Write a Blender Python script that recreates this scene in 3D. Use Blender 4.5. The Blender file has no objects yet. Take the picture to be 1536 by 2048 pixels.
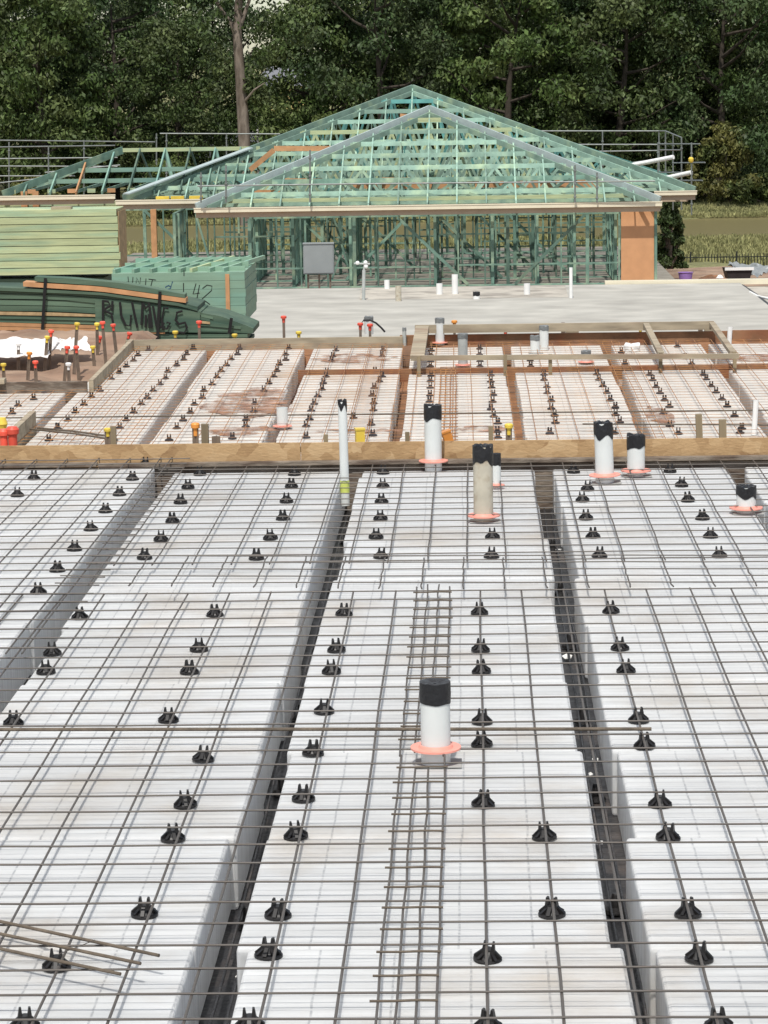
import bpy, bmesh, math, random
from mathutils import Vector, Matrix, Euler, noise
random.seed(7)
R = math.radians
scene = bpy.context.scene
C = scene.collection

# ------------------------------------------------------------------ camera
FPX = 5313.0                     # focal length in pixels of the 1536x2048 photograph
def _n(v): return Vector(v).normalized()
cy_ = _n((938-768, 1024-137, FPX))             # world +Y seen in camera axes (right, up, forward)
cu_ = Vector((-0.0105, 1, 0))
cz_ = (cu_ - cu_.dot(cy_)*cy_).normalized()
cx_ = cz_.cross(cy_)*1.0
CZ = 2.51
def ray(x, y):
    r = Vector((x-768, 1024-y, FPX)); return Vector((r.dot(cx_), r.dot(cy_), r.dot(cz_)))
if ray(1500, 900).x < ray(100, 900).x: cx_ = -cx_
def at_z(x, y, z=0.0):                         # photo pixel -> point on the level z
    r = ray(x, y); return r*((z-CZ)/r.z) + Vector((0, 0, CZ))
def at_y(x, y, Y):                             # photo pixel -> point at distance Y
    r = ray(x, y); return r*(Y/r.y) + Vector((0, 0, CZ))
cam_d = bpy.data.cameras.new('camera'); cam = bpy.data.objects.new('camera', cam_d); C.objects.link(cam)
rt = Vector((cx_[0], cy_[0], cz_[0])); up = Vector((cx_[1], cy_[1], cz_[1])); fw = Vector((cx_[2], cy_[2], cz_[2]))
cam.matrix_world = Matrix(((rt.x, up.x, -fw.x, 0), (rt.y, up.y, -fw.y, 0), (rt.z, up.z, -fw.z, CZ), (0, 0, 0, 1)))
cam_d.sensor_fit = 'VERTICAL'; cam_d.sensor_height = 24; cam_d.lens = 24*FPX/2048
cam_d.clip_end = 3000; cam_d.clip_start = 0.1
scene.camera = cam
scene.render.resolution_x = 768; scene.render.resolution_y = 1024

# ------------------------------------------------------------------ world, sun, exposure
SUN_EL, SUN_AZ = 60, 186                       # azimuth clockwise from +Y (behind the camera, a little left)
w = bpy.data.worlds.new('World'); scene.world = w; w.use_nodes = True
nt = w.node_tree; bg = nt.nodes['Background']
sky = nt.nodes.new('ShaderNodeTexSky'); sky.sky_type = 'NISHITA'; sky.sun_disc = False
sky.sun_elevation = R(SUN_EL); sky.sun_rotation = R(SUN_AZ); sky.altitude = 50; sky.dust_density = .6; sky.ozone_density = .7
# unseen white clouds added overhead to whiten and strengthen the sky's light
wtc = nt.nodes.new('ShaderNodeTexCoord'); wmp = nt.nodes.new('ShaderNodeMapping'); wmp.inputs['Scale'].default_value = (1, 1, 2.5)
wn1 = nt.nodes.new('ShaderNodeTexNoise'); wn1.inputs['Scale'].default_value = 2.2; wn1.inputs['Detail'].default_value = 8
wmr = nt.nodes.new('ShaderNodeMapRange'); wmr.inputs[1].default_value = .42; wmr.inputs[2].default_value = .58; wmr.inputs[4].default_value = .85
wmx = nt.nodes.new('ShaderNodeMix'); wmx.data_type = 'RGBA'; wmx.inputs[7].default_value = (8.6, 8.45, 8.2, 1)
nt.links.new(wtc.outputs['Generated'], wmp.inputs[0]); nt.links.new(wmp.outputs[0], wn1.inputs['Vector']); nt.links.new(wn1.outputs[0], wmr.inputs[0])
wsx = nt.nodes.new('ShaderNodeSeparateXYZ'); wgz = nt.nodes.new('ShaderNodeMapRange'); wgz.inputs[1].default_value = .08; wgz.inputs[2].default_value = .20
wml = nt.nodes.new('ShaderNodeMath'); wml.operation = 'MULTIPLY'
nt.links.new(wtc.outputs['Generated'], wsx.inputs[0]); nt.links.new(wsx.outputs[2], wgz.inputs[0]); nt.links.new(wgz.outputs[0], wml.inputs[0]); nt.links.new(wmr.outputs[0], wml.inputs[1])
nt.links.new(wml.outputs[0], wmx.inputs[0]); nt.links.new(sky.outputs[0], wmx.inputs[6])
nt.links.new(wmx.outputs[2], bg.inputs[0]); bg.inputs[1].default_value = 0.105
sl = bpy.data.lights.new('sun', 'SUN'); sl.energy = 3.5; sl.angle = R(0.9); sl.color = (1, 0.96, 0.9)
so = bpy.data.objects.new('sun', sl); C.objects.link(so)
sd = Vector((math.sin(R(SUN_AZ))*math.cos(R(SUN_EL)), math.cos(R(SUN_AZ))*math.cos(R(SUN_EL)), math.sin(R(SUN_EL))))
so.rotation_euler = sd.to_track_quat('Z', 'Y').to_euler(); so.location = (0, -5, 30)
scene.view_settings.view_transform = 'Standard'; scene.view_settings.look = 'None'
scene.view_settings.exposure = 0.22; scene.view_settings.gamma = 1

# ------------------------------------------------------------------ materials
def s2l(c): return tuple(((v/255)/12.92 if v/255 <= .04045 else ((v/255+.055)/1.055)**2.4) for v in c)
def mat(name, col, rough=.7, var=.12, scale=6, bump=0.0, bscale=40, col2=None, f2=(.45, .6), s2=3, objvar=0.0,
        metallic=0, spec=.3, stretch=(1, 1, 1), coord='Object', translucent=0, island=0):
    m = bpy.data.materials.new(name); m.use_nodes = True; t = m.node_tree; N = t.nodes; L = t.links
    b = N['Principled BSDF']; b.inputs['Roughness'].default_value = rough; b.inputs['Metallic'].default_value = metallic
    b.inputs['Specular IOR Level'].default_value = spec
    tc = N.new('ShaderNodeTexCoord'); mp = N.new('ShaderNodeMapping'); mp.inputs['Scale'].default_value = stretch
    L.new(tc.outputs[coord], mp.inputs[0])
    no = N.new('ShaderNodeTexNoise'); no.inputs['Scale'].default_value = scale; no.inputs['Detail'].default_value = 6
    L.new(mp.outputs[0], no.inputs['Vector'])
    mr = N.new('ShaderNodeMapRange'); mr.inputs[1].default_value = .3; mr.inputs[2].default_value = .7
    mr.inputs[3].default_value = 1-var; mr.inputs[4].default_value = 1+var
    L.new(no.outputs[0], mr.inputs[0])
    last = mr.outputs[0]
    if objvar:
        oi = N.new('ShaderNodeObjectInfo'); r2 = N.new('ShaderNodeMapRange')
        r2.inputs[3].default_value = 1-objvar; r2.inputs[4].default_value = 1+objvar*.6
        L.new(oi.outputs['Random'], r2.inputs[0]); mm = N.new('ShaderNodeMath'); mm.operation = 'MULTIPLY'
        L.new(last, mm.inputs[0]); L.new(r2.outputs[0], mm.inputs[1]); last = mm.outputs[0]
    if island:
        ge = N.new('ShaderNodeNewGeometry'); r2 = N.new('ShaderNodeMapRange')
        r2.inputs[3].default_value = 1-island; r2.inputs[4].default_value = 1+island
        L.new(ge.outputs['Random Per Island'], r2.inputs[0]); mm = N.new('ShaderNodeMath'); mm.operation = 'MULTIPLY'
        L.new(last, mm.inputs[0]); L.new(r2.outputs[0], mm.inputs[1]); last = mm.outputs[0]
    base = N.new('ShaderNodeRGB'); base.outputs[0].default_value = (*col, 1); cout = base.outputs[0]
    if col2:
        n2 = N.new('ShaderNodeTexNoise'); n2.inputs['Scale'].default_value = s2; n2.inputs['Detail'].default_value = 5
        L.new(mp.outputs[0], n2.inputs['Vector'])
        cr = N.new('ShaderNodeMapRange'); cr.inputs[1].default_value = f2[0]; cr.inputs[2].default_value = f2[1]
        L.new(n2.outputs[0], cr.inputs[0])
        mx = N.new('ShaderNodeMix'); mx.data_type = 'RGBA'; L.new(cr.outputs[0], mx.inputs[0])
        mx.inputs[6].default_value = (*col, 1); mx.inputs[7].default_value = (*col2, 1); cout = mx.outputs[2]
    sc = N.new('ShaderNodeVectorMath'); sc.operation = 'SCALE'; L.new(cout, sc.inputs[0]); L.new(last, sc.inputs['Scale'])
    L.new(sc.outputs[0], b.inputs['Base Color'])
    if bump:
        nb = N.new('ShaderNodeTexNoise'); nb.inputs['Scale'].default_value = bscale; nb.inputs['Detail'].default_value = 4
        L.new(mp.outputs[0], nb.inputs['Vector']); bp = N.new('ShaderNodeBump'); bp.inputs['Strength'].default_value = bump
        bp.inputs['Distance'].default_value = .02
        L.new(nb.outputs[0], bp.inputs['Height']); L.new(bp.outputs[0], b.inputs['Normal'])
    if translucent:
        tr = N.new('ShaderNodeBsdfTranslucent'); L.new(sc.outputs[0], tr.inputs[0])
        ms = N.new('ShaderNodeMixShader'); ms.inputs[0].default_value = translucent
        L.new(b.outputs[0], ms.inputs[1]); L.new(tr.outputs[0], ms.inputs[2])
        L.new(ms.outputs[0], N['Material Output'].inputs[0])
    return m

def foam_mat(name, col, stain, f2, s2=1.1):
    m = bpy.data.materials.new(name); m.use_nodes = True; t = m.node_tree; N = t.nodes; L = t.links
    b = N['Principled BSDF']; b.inputs['Roughness'].default_value = .6; b.inputs['Specular IOR Level'].default_value = .2
    b.inputs['Subsurface Weight'].default_value = .6; b.inputs['Subsurface Radius'].default_value = (1, 1, 1); b.inputs['Subsurface Scale'].default_value = .034
    tc = N.new('ShaderNodeTexCoord'); ge = N.new('ShaderNodeNewGeometry')
    nd = N.new('ShaderNodeTexNoise'); nd.inputs['Scale'].default_value = 9; L.new(ge.outputs['Position'], nd.inputs['Vector'])
    ad = N.new('ShaderNodeVectorMath'); ad.operation = 'MULTIPLY_ADD'; L.new(nd.outputs['Color'], ad.inputs[0])
    ad.inputs[1].default_value = (.008, .008, 0); L.new(tc.outputs['Object'], ad.inputs[2])
    br = N.new('ShaderNodeTexBrick'); L.new(ad.outputs[0], br.inputs['Vector'])
    br.inputs['Scale'].default_value = 1; br.inputs['Brick Width'].default_value = .217; br.inputs['Row Height'].default_value = .056
    br.inputs['Mortar Size'].default_value = .0045; br.inputs['Mortar Smooth'].default_value = .6; br.offset = 0.0
    br.inputs['Color1'].default_value = (1, 1, 1, 1); br.inputs['Color2'].default_value = (.95, .955, .96, 1)
    br.inputs['Mortar'].default_value = (.60, .61, .63, 1)
    # stains and grey worn bands that belong to the foam
    n1 = N.new('ShaderNodeTexNoise'); n1.inputs['Scale'].default_value = s2; n1.inputs['Detail'].default_value = 8
    n1.inputs['Roughness'].default_value = .62; L.new(ge.outputs['Position'], n1.inputs['Vector'])
    cr = N.new('ShaderNodeMapRange'); cr.inputs[1].default_value = f2[0]; cr.inputs[2].default_value = f2[1]; L.new(n1.outputs[0], cr.inputs[0])
    mp = N.new('ShaderNodeMapping'); mp.inputs['Scale'].default_value = (1.2, 14, 1); L.new(ge.outputs['Position'], mp.inputs[0])
    n2 = N.new('ShaderNodeTexNoise'); n2.inputs['Scale'].default_value = 1.4; n2.inputs['Detail'].default_value = 5; L.new(mp.outputs[0], n2.inputs['Vector'])
    c2 = N.new('ShaderNodeMapRange'); c2.inputs[1].default_value = .35; c2.inputs[2].default_value = .65
    c2.inputs[3].default_value = .84; c2.inputs[4].default_value = 1.03; L.new(n2.outputs[0], c2.inputs[0])
    oi = N.new('ShaderNodeObjectInfo'); o2 = N.new('ShaderNodeMapRange'); o2.inputs[3].default_value = .90; o2.inputs[4].default_value = 1.0
    L.new(oi.outputs['Random'], o2.inputs[0])
    mx = N.new('ShaderNodeMix'); mx.data_type = 'RGBA'; L.new(cr.outputs[0], mx.inputs[0])
    mx.inputs[6].default_value = (*col, 1); mx.inputs[7].default_value = (*stain, 1)
    mu = N.new('ShaderNodeVectorMath'); mu.operation = 'MULTIPLY'; L.new(mx.outputs[2], mu.inputs[0])
    nf = N.new('ShaderNodeTexNoise'); nf.inputs['Scale'].default_value = 3.1; nf.inputs['Detail'].default_value = 4; L.new(mp.outputs[0], nf.inputs['Vector'])
    cf = N.new('ShaderNodeMapRange'); cf.inputs[1].default_value = .28; cf.inputs[2].default_value = .58; L.new(nf.outputs[0], cf.inputs[0])
    bx = N.new('ShaderNodeMix'); bx.data_type = 'RGBA'; L.new(cf.outputs[0], bx.inputs[0]); bx.inputs[6].default_value = (1, 1, 1, 1); L.new(br.outputs[0], bx.inputs[7])
    L.new(bx.outputs[2], mu.inputs[1])
    m3 = N.new('ShaderNodeMath'); m3.operation = 'MULTIPLY'; L.new(c2.outputs[0], m3.inputs[0]); L.new(o2.outputs[0], m3.inputs[1])
    sc = N.new('ShaderNodeVectorMath'); sc.operation = 'SCALE'; L.new(mu.outputs[0], sc.inputs[0]); L.new(m3.outputs[0], sc.inputs['Scale'])
    L.new(sc.outputs[0], b.inputs['Base Color'])
    bp = N.new('ShaderNodeBump'); bp.inputs['Strength'].default_value = .35; bp.inputs['Distance'].default_value = .004
    inv = N.new('ShaderNodeMath'); inv.operation = 'SUBTRACT'; inv.inputs[0].default_value = 1; L.new(br.outputs['Fac'], inv.inputs[1])
    L.new(inv.outputs[0], bp.inputs['Height']); L.new(bp.outputs[0], b.inputs['Normal'])
    # expanded foam lets light through: part of what falls on the top leaves by the sides
    tr = N.new('ShaderNodeBsdfTranslucent'); tr.inputs[0].default_value = (.93, .93, .93, 1); ms = N.new('ShaderNodeMixShader'); ms.inputs[0].default_value = .34
    L.new(b.outputs[0], ms.inputs[1]); L.new(tr.outputs[0], ms.inputs[2]); L.new(ms.outputs[0], N['Material Output'].inputs[0])
    return m

M = dict(
 leafb=mat('leaf_green', (.07, .112, .03), .55, .25, .5, island=.55, objvar=.2, translucent=.18, spec=.25, col2=(.125, .16, .055), f2=(.45, .62), s2=.35),
 leafc=mat('leaf_deep', (.045, .078, .026), .55, .25, .5, island=.55, objvar=.2, translucent=.18, spec=.25, col2=(.085, .115, .048), f2=(.45, .62), s2=.35),
 foam=foam_mat('white_foam', (.85, .86, .85), (.60, .52, .42), (.50, .78)),
 foam_far=foam_mat('foam_muddy', (.92, .88, .80), (.62, .44, .28), (.56, .76), .55),
 steel=mat('mesh_steel', (.095, .088, .08), .5, .4, 9, col2=(.12, .08, .055), f2=(.5, .7), s2=4, metallic=.2, coord='Generated', stretch=(30, 30, 3)),
 rust=mat('rusty_steel', (.42, .20, .07), .8, .35, 12, col2=(.20, .12, .09), f2=(.45, .6), s2=7),
 rebar=mat('brown_rebar', (.12, .095, .07), .7, .3, 20, bump=.3, bscale=80),
 black=mat('black_plastic', (.012, .011, .011), .45, .2, 10, spec=.4),
 membrane=mat('black_membrane', (.022, .022, .024), .38, .4, 6, bump=1, bscale=7, col2=(.06, .05, .045), f2=(.55, .7), s2=3),
 pvc=mat('white_pipe_plastic', (.66, .68, .66), .32, .05, 5, spec=.5),
 pvcold=mat('dusty_pipe_plastic', (.50, .46, .37), .6, .12, 9, col2=(.42, .36, .27), f2=(.5, .62), s2=14),
 pvcgrey=mat('grey_pipe_plastic', (.42, .44, .42), .5, .1, 6),
 tape=mat('black_tape', (.012, .012, .014), .42, .25, 12, bump=.5, bscale=30, spec=.45),
 greytape=mat('grey_tape', (.18, .19, .19), .5, .3, 12, bump=.4),
 flange=mat('pink_collar', (.78, .32, .25), .5, .08, 8, spec=.4),
 collar=mat('grey_foam_collar', (.36, .36, .34), .8, .12, 10),
 yellowtape=mat('yellow_green_tape', (.60, .66, .16), .5, .1),
 osb=mat('strand_board', (.52, .35, .19), .75, .22, 14, col2=(.33, .18, .08), f2=(.45, .56), s2=3.6, stretch=(1, 1, 2.4), bump=.2, bscale=25),
 grime=mat('weathered_timber', (.20, .165, .13), .85, .3, 7, col2=(.11, .08, .06), f2=(.45, .6), s2=4, stretch=(1, 1, 4), bump=.4, bscale=20),
 form=mat('formwork_timber', (.35, .295, .21), .8, .25, 5, col2=(.26, .19, .13), f2=(.5, .68), s2=2, stretch=(.6, 2, 3), objvar=.15),
 clayboard=mat('clay_stained_timber', (.28, .15, .08), .85, .3, 4, col2=(.22, .09, .045), f2=(.45, .6), s2=2, bump=.4, bscale=18),
 mud=mat('red_mud', (.27, .13, .065), .75, .35, 2.5, col2=(.14, .08, .05), f2=(.42, .6), s2=1.2, bump=.8, bscale=9, coord='Object'),
 wetmud=mat('brown_mud_smear', (.30, .155, .095), .55, .3, 5, col2=(.42, .27, .20), f2=(.5, .62), s2=6, bump=.3, bscale=25),
 soil=mat('site_soil', (.31, .215, .15), .9, .3, 1.5, col2=(.24, .15, .10), f2=(.42, .6), s2=.8, bump=1, bscale=6),
 concrete=mat('concrete', (.42, .405, .36), .85, .16, 1.1, col2=(.37, .355, .315), f2=(.4, .65), s2=.5, stretch=(.8, 1.1, 1), bump=.15, bscale=20),
 concrete2=mat('rough_concrete', (.45, .415, .355), .9, .12, 2, col2=(.27, .245, .21), f2=(.45, .65), s2=1.3, bump=.3, bscale=20),
 packgreen=mat('pack_green_timber', (.24, .37, .27), .7, .14, 3, objvar=.15, col2=(.20, .35, .27), f2=(.45, .65), s2=1.5, island=.12, stretch=(.5, 1, 3)),
 mint=mat('sunlit_mint_timber', (.245, .37, .30), .65, .2, 3, objvar=.35, col2=(.36, .46, .30), f2=(.5, .75), s2=1.5, island=.4),  # green timber lightened for sunlit roof members; brightness spread imitates lit and shaded faces
 blueg=mat('blue_green_timber', (.10, .27, .25), .7, .2, 3, objvar=.4, island=.3),
 green=mat('shaded_treated_green', (.125, .215, .17), .7, .25, 3, objvar=.5, col2=(.27, .33, .22), f2=(.5, .75), s2=1.5, island=.38),  # treated green timber, its colour darkened to imitate shade in the wall frames
 palegreen=mat('pale_green_timber', (.43, .48, .27), .7, .14, 4, objvar=.14, col2=(.27, .40, .27), f2=(.45, .7), s2=1.2, stretch=(.5, 1, 6), island=.1),
 teal=mat('teal_timber', (.22, .35, .27), .7, .12, 3, objvar=.15, col2=(.17, .31, .27), f2=(.45, .65), s2=1.5, island=.15, stretch=(.5, 1, 3)),
 darkgreen=mat('dark_green_timber', (.10, .155, .105), .75, .16, 3, objvar=.3, col2=(.055, .105, .075), f2=(.45, .65), s2=1.2, stretch=(.4, 1, 5)),
 hip=mat('blue_grey_rafter', (.38, .45, .44), .5, .12, 3, objvar=.12),
 orange=mat('raw_orange_timber', (.50, .27, .13), .7, .15, 5, objvar=.2),
 ply=mat('orange_panel', (.56, .30, .15), .65, .08, 3),
 endgrain=mat('timber_end', (.36, .26, .14), .8, .25, 8, island=.3),
 cream=mat('cream_gutter', (.72, .66, .50), .4, .05, 3, spec=.5),
 fascia=mat('shaded_beige_fascia', (.42, .34, .25), .5, .06, 3),  # beige darkened to paint in the shade below the gutter
 greybox=mat('grey_enclosure', (.27, .29, .29), .45, .05, 3, metallic=.2),
 galv=mat('galvanised_tube', (.22, .24, .23), .45, .2, 6, metallic=.5),
 white=mat('white_plastic', (.78, .78, .76), .5, .06, 4),
 tarp=mat('white_tarp', (.74, .71, .68), .6, .1, 3, bump=.4, bscale=5),
 red=mat('red_cap_plastic', (.80, .11, .07), .4, .1, 5, objvar=.25),
 yellow=mat('yellow_cap_plastic', (.75, .55, .08), .4, .1, 5, objvar=.2),
 orangecap=mat('orange_cap_plastic', (.70, .28, .06), .4, .1, 5, objvar=.2),
 picket=mat('star_picket', (.20, .155, .12), .6, .3, 8, metallic=.3),
 peg=mat('wooden_peg', (.24, .19, .12), .8, .25, 9, stretch=(1, 1, .2), objvar=.3),
 leaf=mat('leaf_dark', (.054, .085, .025), .55, .25, .5, island=.55, objvar=.2, translucent=.18, spec=.25, col2=(.11, .14, .052), f2=(.45, .62), s2=.35),
 leafy=mat('leaf_yellow', (.13, .125, .035), .6, .25, .8, island=.45, objvar=.1, translucent=.2, col2=(.075, .10, .03), f2=(.45, .6), s2=.5),
 leafo=mat('leaf_bright', (.095, .125, .035), .6, .25, .8, island=.45, objvar=.1, translucent=.2),
 bark=mat('bark', (.20, .165, .135), .9, .3, 3, bump=1, bscale=8, stretch=(1, 1, .3), col2=(.12, .095, .075), f2=(.45, .6), s2=2),
 grass=mat('dry_grass', (.25, .24, .105), .95, .35, 4, col2=(.19, .19, .08), f2=(.42, .6), s2=.5, bump=1, bscale=12, island=.35),
 fencem=mat('black_fence_metal', (.02, .022, .02), .5, .1),
 barkd=mat('dark_bark', (.055, .045, .035), .9, .3, 3, bump=1, bscale=8),
 floor=mat('dark_floor_slab', (.23, .21, .175), .9, .2, 2),  # darker grey-brown concrete for the floor inside the house frame
 dusty=mat('paler_black_plastic', (.045, .040, .042), .6, .3, 30, objvar=.5),  # paler black for the lower bed's chairs, tone varying per chair
 ink=mat('black_marker', (.012, .012, .012), .7, .1), inkb=mat('blue_marker', (.02, .07, .16), .7, .1),
 purple=mat('purple_plastic', (.34, .20, .50), .5, .1), darkbin=mat('dark_skip_metal', (.025, .02, .02), .6, .2),
 wall=mat('yellow_render', (.62, .46, .20), .8, .06), roofm=mat('grey_roof', (.17, .175, .19), .7, .15),
 pane=mat('window_glass', (.03, .035, .04), .1, .05, spec=.6),
 asphalt=mat('asphalt', (.07, .07, .075), .9, .2, 5))

_m = M['osb']; _t = _m.node_tree; _b2 = _t.nodes['Principled BSDF']
_tc = _t.nodes.new('ShaderNodeTexCoord'); _mp = _t.nodes.new('ShaderNodeMapping'); _mp.inputs['Scale'].default_value = (1, 1, 1.5); _mp.inputs['Rotation'].default_value = (0, .5, 0)
_nz = _t.nodes.new('ShaderNodeTexNoise'); _nz.inputs['Scale'].default_value = 9; _ma = _t.nodes.new('ShaderNodeVectorMath'); _ma.operation = 'MULTIPLY_ADD'; _ma.inputs[1].default_value = (.12, .12, .12)
_v = _t.nodes.new('ShaderNodeTexVoronoi'); _v.inputs['Scale'].default_value = 17; _v2 = _t.nodes.new('ShaderNodeTexVoronoi'); _v2.inputs['Scale'].default_value = 9
_cr = _t.nodes.new('ShaderNodeValToRGB'); _cr.color_ramp.elements[0].color = (.24, .135, .065, 1); _cr.color_ramp.elements[1].color = (.55, .39, .22, 1)
_e = _cr.color_ramp.elements.new(.25); _e.color = (.36, .225, .11, 1); _e = _cr.color_ramp.elements.new(.6); _e.color = (.47, .31, .16, 1)
_av = _t.nodes.new('ShaderNodeMix'); _av.inputs[0].default_value = .8
_t.links.new(_tc.outputs['Object'], _nz.inputs['Vector']); _t.links.new(_nz.outputs['Color'], _ma.inputs[0]); _t.links.new(_tc.outputs['Object'], _ma.inputs[2]); _t.links.new(_ma.outputs[0], _mp.inputs[0])
_t.links.new(_mp.outputs[0], _v.inputs['Vector']); _t.links.new(_mp.outputs[0], _v2.inputs['Vector'])
_t.links.new(_v.outputs['Color'], _av.inputs[2]); _t.links.new(_v2.outputs['Color'], _av.inputs[3]); _t.links.new(_av.outputs[0], _cr.inputs[0]); _t.links.new(_cr.outputs[0], _b2.inputs['Base Color'])

# pond: murky glossy water
mw = bpy.data.materials.new('pond_water'); mw.use_nodes = True; _b = mw.node_tree.nodes['Principled BSDF']
_b.inputs['Base Color'].default_value = (.19, .165, .08, 1); _b.inputs['Roughness'].default_value = .3; _b.inputs['Specular IOR Level'].default_value = .35
_t = mw.node_tree; _g = _t.nodes.new('ShaderNodeNewGeometry'); _mp = _t.nodes.new('ShaderNodeMapping'); _mp.inputs['Scale'].default_value = (.35, 1, 1)
_nn = _t.nodes.new('ShaderNodeTexNoise'); _nn.inputs['Scale'].default_value = .9; _nn.inputs['Detail'].default_value = 6
_bp = _t.nodes.new('ShaderNodeBump'); _bp.inputs['Strength'].default_value = .35; _bp.inputs['Distance'].default_value = .1
_t.links.new(_g.outputs['Position'], _mp.inputs[0]); _t.links.new(_mp.outputs[0], _nn.inputs['Vector']); _t.links.new(_nn.outputs[0], _bp.inputs['Height']); _t.links.new(_bp.outputs[0], _b.inputs['Normal'])
M['water'] = mw

_m = M['wetmud']; _t = _m.node_tree; _b2 = _t.nodes['Principled BSDF']; _o = _t.nodes['Material Output']
_tr = _t.nodes.new('ShaderNodeBsdfTransparent'); _mx = _t.nodes.new('ShaderNodeMixShader'); _g2 = _t.nodes.new('ShaderNodeNewGeometry')
_n3 = _t.nodes.new('ShaderNodeTexNoise'); _n3.inputs['Scale'].default_value = 4.5; _n3.inputs['Detail'].default_value = 9; _n3.inputs['Roughness'].default_value = .7
_r3 = _t.nodes.new('ShaderNodeMapRange'); _r3.inputs[1].default_value = .42; _r3.inputs[2].default_value = .60
_t.links.new(_g2.outputs['Position'], _n3.inputs['Vector']); _t.links.new(_n3.outputs[0], _r3.inputs[0]); _t.links.new(_r3.outputs[0], _mx.inputs[0])
_t.links.new(_tr.outputs[0], _mx.inputs[1]); _t.links.new(_b2.outputs[0], _mx.inputs[2]); _t.links.new(_mx.outputs[0], _o.inputs[0])

# ------------------------------------------------------------------ builders
class MB:
    def __init__(s): s.v = []; s.f = []; s.mi = []
    def add(s, vs, fs, mi=0):
        o = len(s.v); s.v += [Vector(v) for v in vs]; s.f += [tuple(i+o for i in f) for f in fs]; s.mi += [mi]*len(fs)
    def box(s, a, b, mi=0):
        x0, y0, z0 = a; x1, y1, z1 = b
        s.add([(x0,y0,z0),(x1,y0,z0),(x1,y1,z0),(x0,y1,z0),(x0,y0,z1),(x1,y0,z1),(x1,y1,z1),(x0,y1,z1)],
              [(0,3,2,1),(4,5,6,7),(0,1,5,4),(1,2,6,5),(2,3,7,6),(3,0,4,7)], mi)
    def beam(s, p, q, w, h, upv=(0,0,1), mi=0):                 # w sideways, h along up
        p = Vector(p); q = Vector(q); d = (q-p)
        if d.length < 1e-6: return
        d.normalize(); u = Vector(upv); sd_ = d.cross(u)
        if sd_.length < 1e-4: sd_ = d.cross(Vector((0,1,0)))
        sd_.normalize(); u = sd_.cross(d).normalized(); a = sd_*w/2; b = u*h/2
        s.add([p-a-b, p+a-b, p+a+b, p-a+b, q-a-b, q+a-b, q+a+b, q-a+b],
              [(0,1,2,3),(4,7,6,5),(0,4,5,1),(1,5,6,2),(2,6,7,3),(3,7,4,0)], mi)
    def tube(s, pts, r, n=8, cap=True, mi=0):
        pts = [Vector(p) for p in pts]; rs = r if isinstance(r, (list, tuple)) else [r]*len(pts)
        base = len(s.v); prev = None
        for i, p in enumerate(pts):
            d = (pts[min(i+1, len(pts)-1)]-pts[max(i-1, 0)]).normalized()
            ref = Vector((0,0,1)) if abs(d.z) < .9 else Vector((1,0,0))
            a = d.cross(ref).normalized(); b = d.cross(a).normalized()
            for k in range(n):
                t = 2*math.pi*k/n; s.v.append(p+(a*math.cos(t)+b*math.sin(t))*rs[i])
        for i in range(len(pts)-1):
            for k in range(n):
                s.f.append((base+i*n+k, base+i*n+(k+1)%n, base+(i+1)*n+(k+1)%n, base+(i+1)*n+k)); s.mi.append(mi)
        if cap:
            s.f.append(tuple(base+k for k in range(n-1, -1, -1))); s.f.append(tuple(base+(len(pts)-1)*n+k for k in range(n))); s.mi += [mi, mi]
    def lathe(s, prof, n=24, c=(0,0,0), cap=(True, True), mi=0, wob=None):
        base = len(s.v); c = Vector(c)
        for i, (r, z) in enumerate(prof):
            for k in range(n):
                t = 2*math.pi*k/n; dz = wob(i, t) if wob else 0
                s.v.append(c+Vector((r*math.cos(t), r*math.sin(t), z+dz)))
        for i in range(len(prof)-1):
            for k in range(n):
                s.f.append((base+i*n+k, base+i*n+(k+1)%n, base+(i+1)*n+(k+1)%n, base+(i+1)*n+k)); s.mi.append(mi)
        if cap[0]: s.f.append(tuple(base+k for k in range(n-1, -1, -1))); s.mi.append(mi)
        if cap[1]: s.f.append(tuple(base+(len(prof)-1)*n+k for k in range(n))); s.mi.append(mi)
    def mesh(s, name, mats, smooth=False):
        me = bpy.data.meshes.new(name); me.from_pydata([tuple(v) for v in s.v], [], s.f)
        for m_ in (mats if isinstance(mats, (list, tuple)) else [mats]): me.materials.append(M[m_] if isinstance(m_, str) else m_)
        if any(s.mi): me.polygons.foreach_set('material_index', s.mi)
        if smooth:
            me.polygons.foreach_set('use_smooth', [True]*len(me.polygons))
            try: me.set_sharp_from_angle(angle=R(35))
            except Exception: pass
        me.update(); return me
    def build(s, name, mats, parent=None, smooth=False): return link(name, s.mesh(name, mats, smooth), parent)
def link(name, me, parent=None, loc=None, rot=None):
    o = bpy.data.objects.new(name, me); C.objects.link(o)
    if parent is not None: o.parent = parent
    if loc is not None: o.location = loc
    if rot is not None: o.rotation_euler = rot
    return o
def empty(name, loc=(0,0,0), mw_=None):
    o = bpy.data.objects.new(name, None); C.objects.link(o); o.empty_display_size = .1
    if mw_ is not None: o.matrix_world = mw_
    else: o.location = loc
    return o
def tag(o, label=None, cat=None, group=None, kind=None):
    if label: o['label'] = label
    if cat: o['category'] = cat
    if group: o['group'] = group
    if kind: o['kind'] = kind
    return o
ORD = ['first','second','third','fourth','fifth','sixth','seventh','eighth','ninth','tenth','eleventh','twelfth','thirteenth',
       'fourteenth','fifteenth','sixteenth','seventeenth','eighteenth','nineteenth','twentieth']
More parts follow.
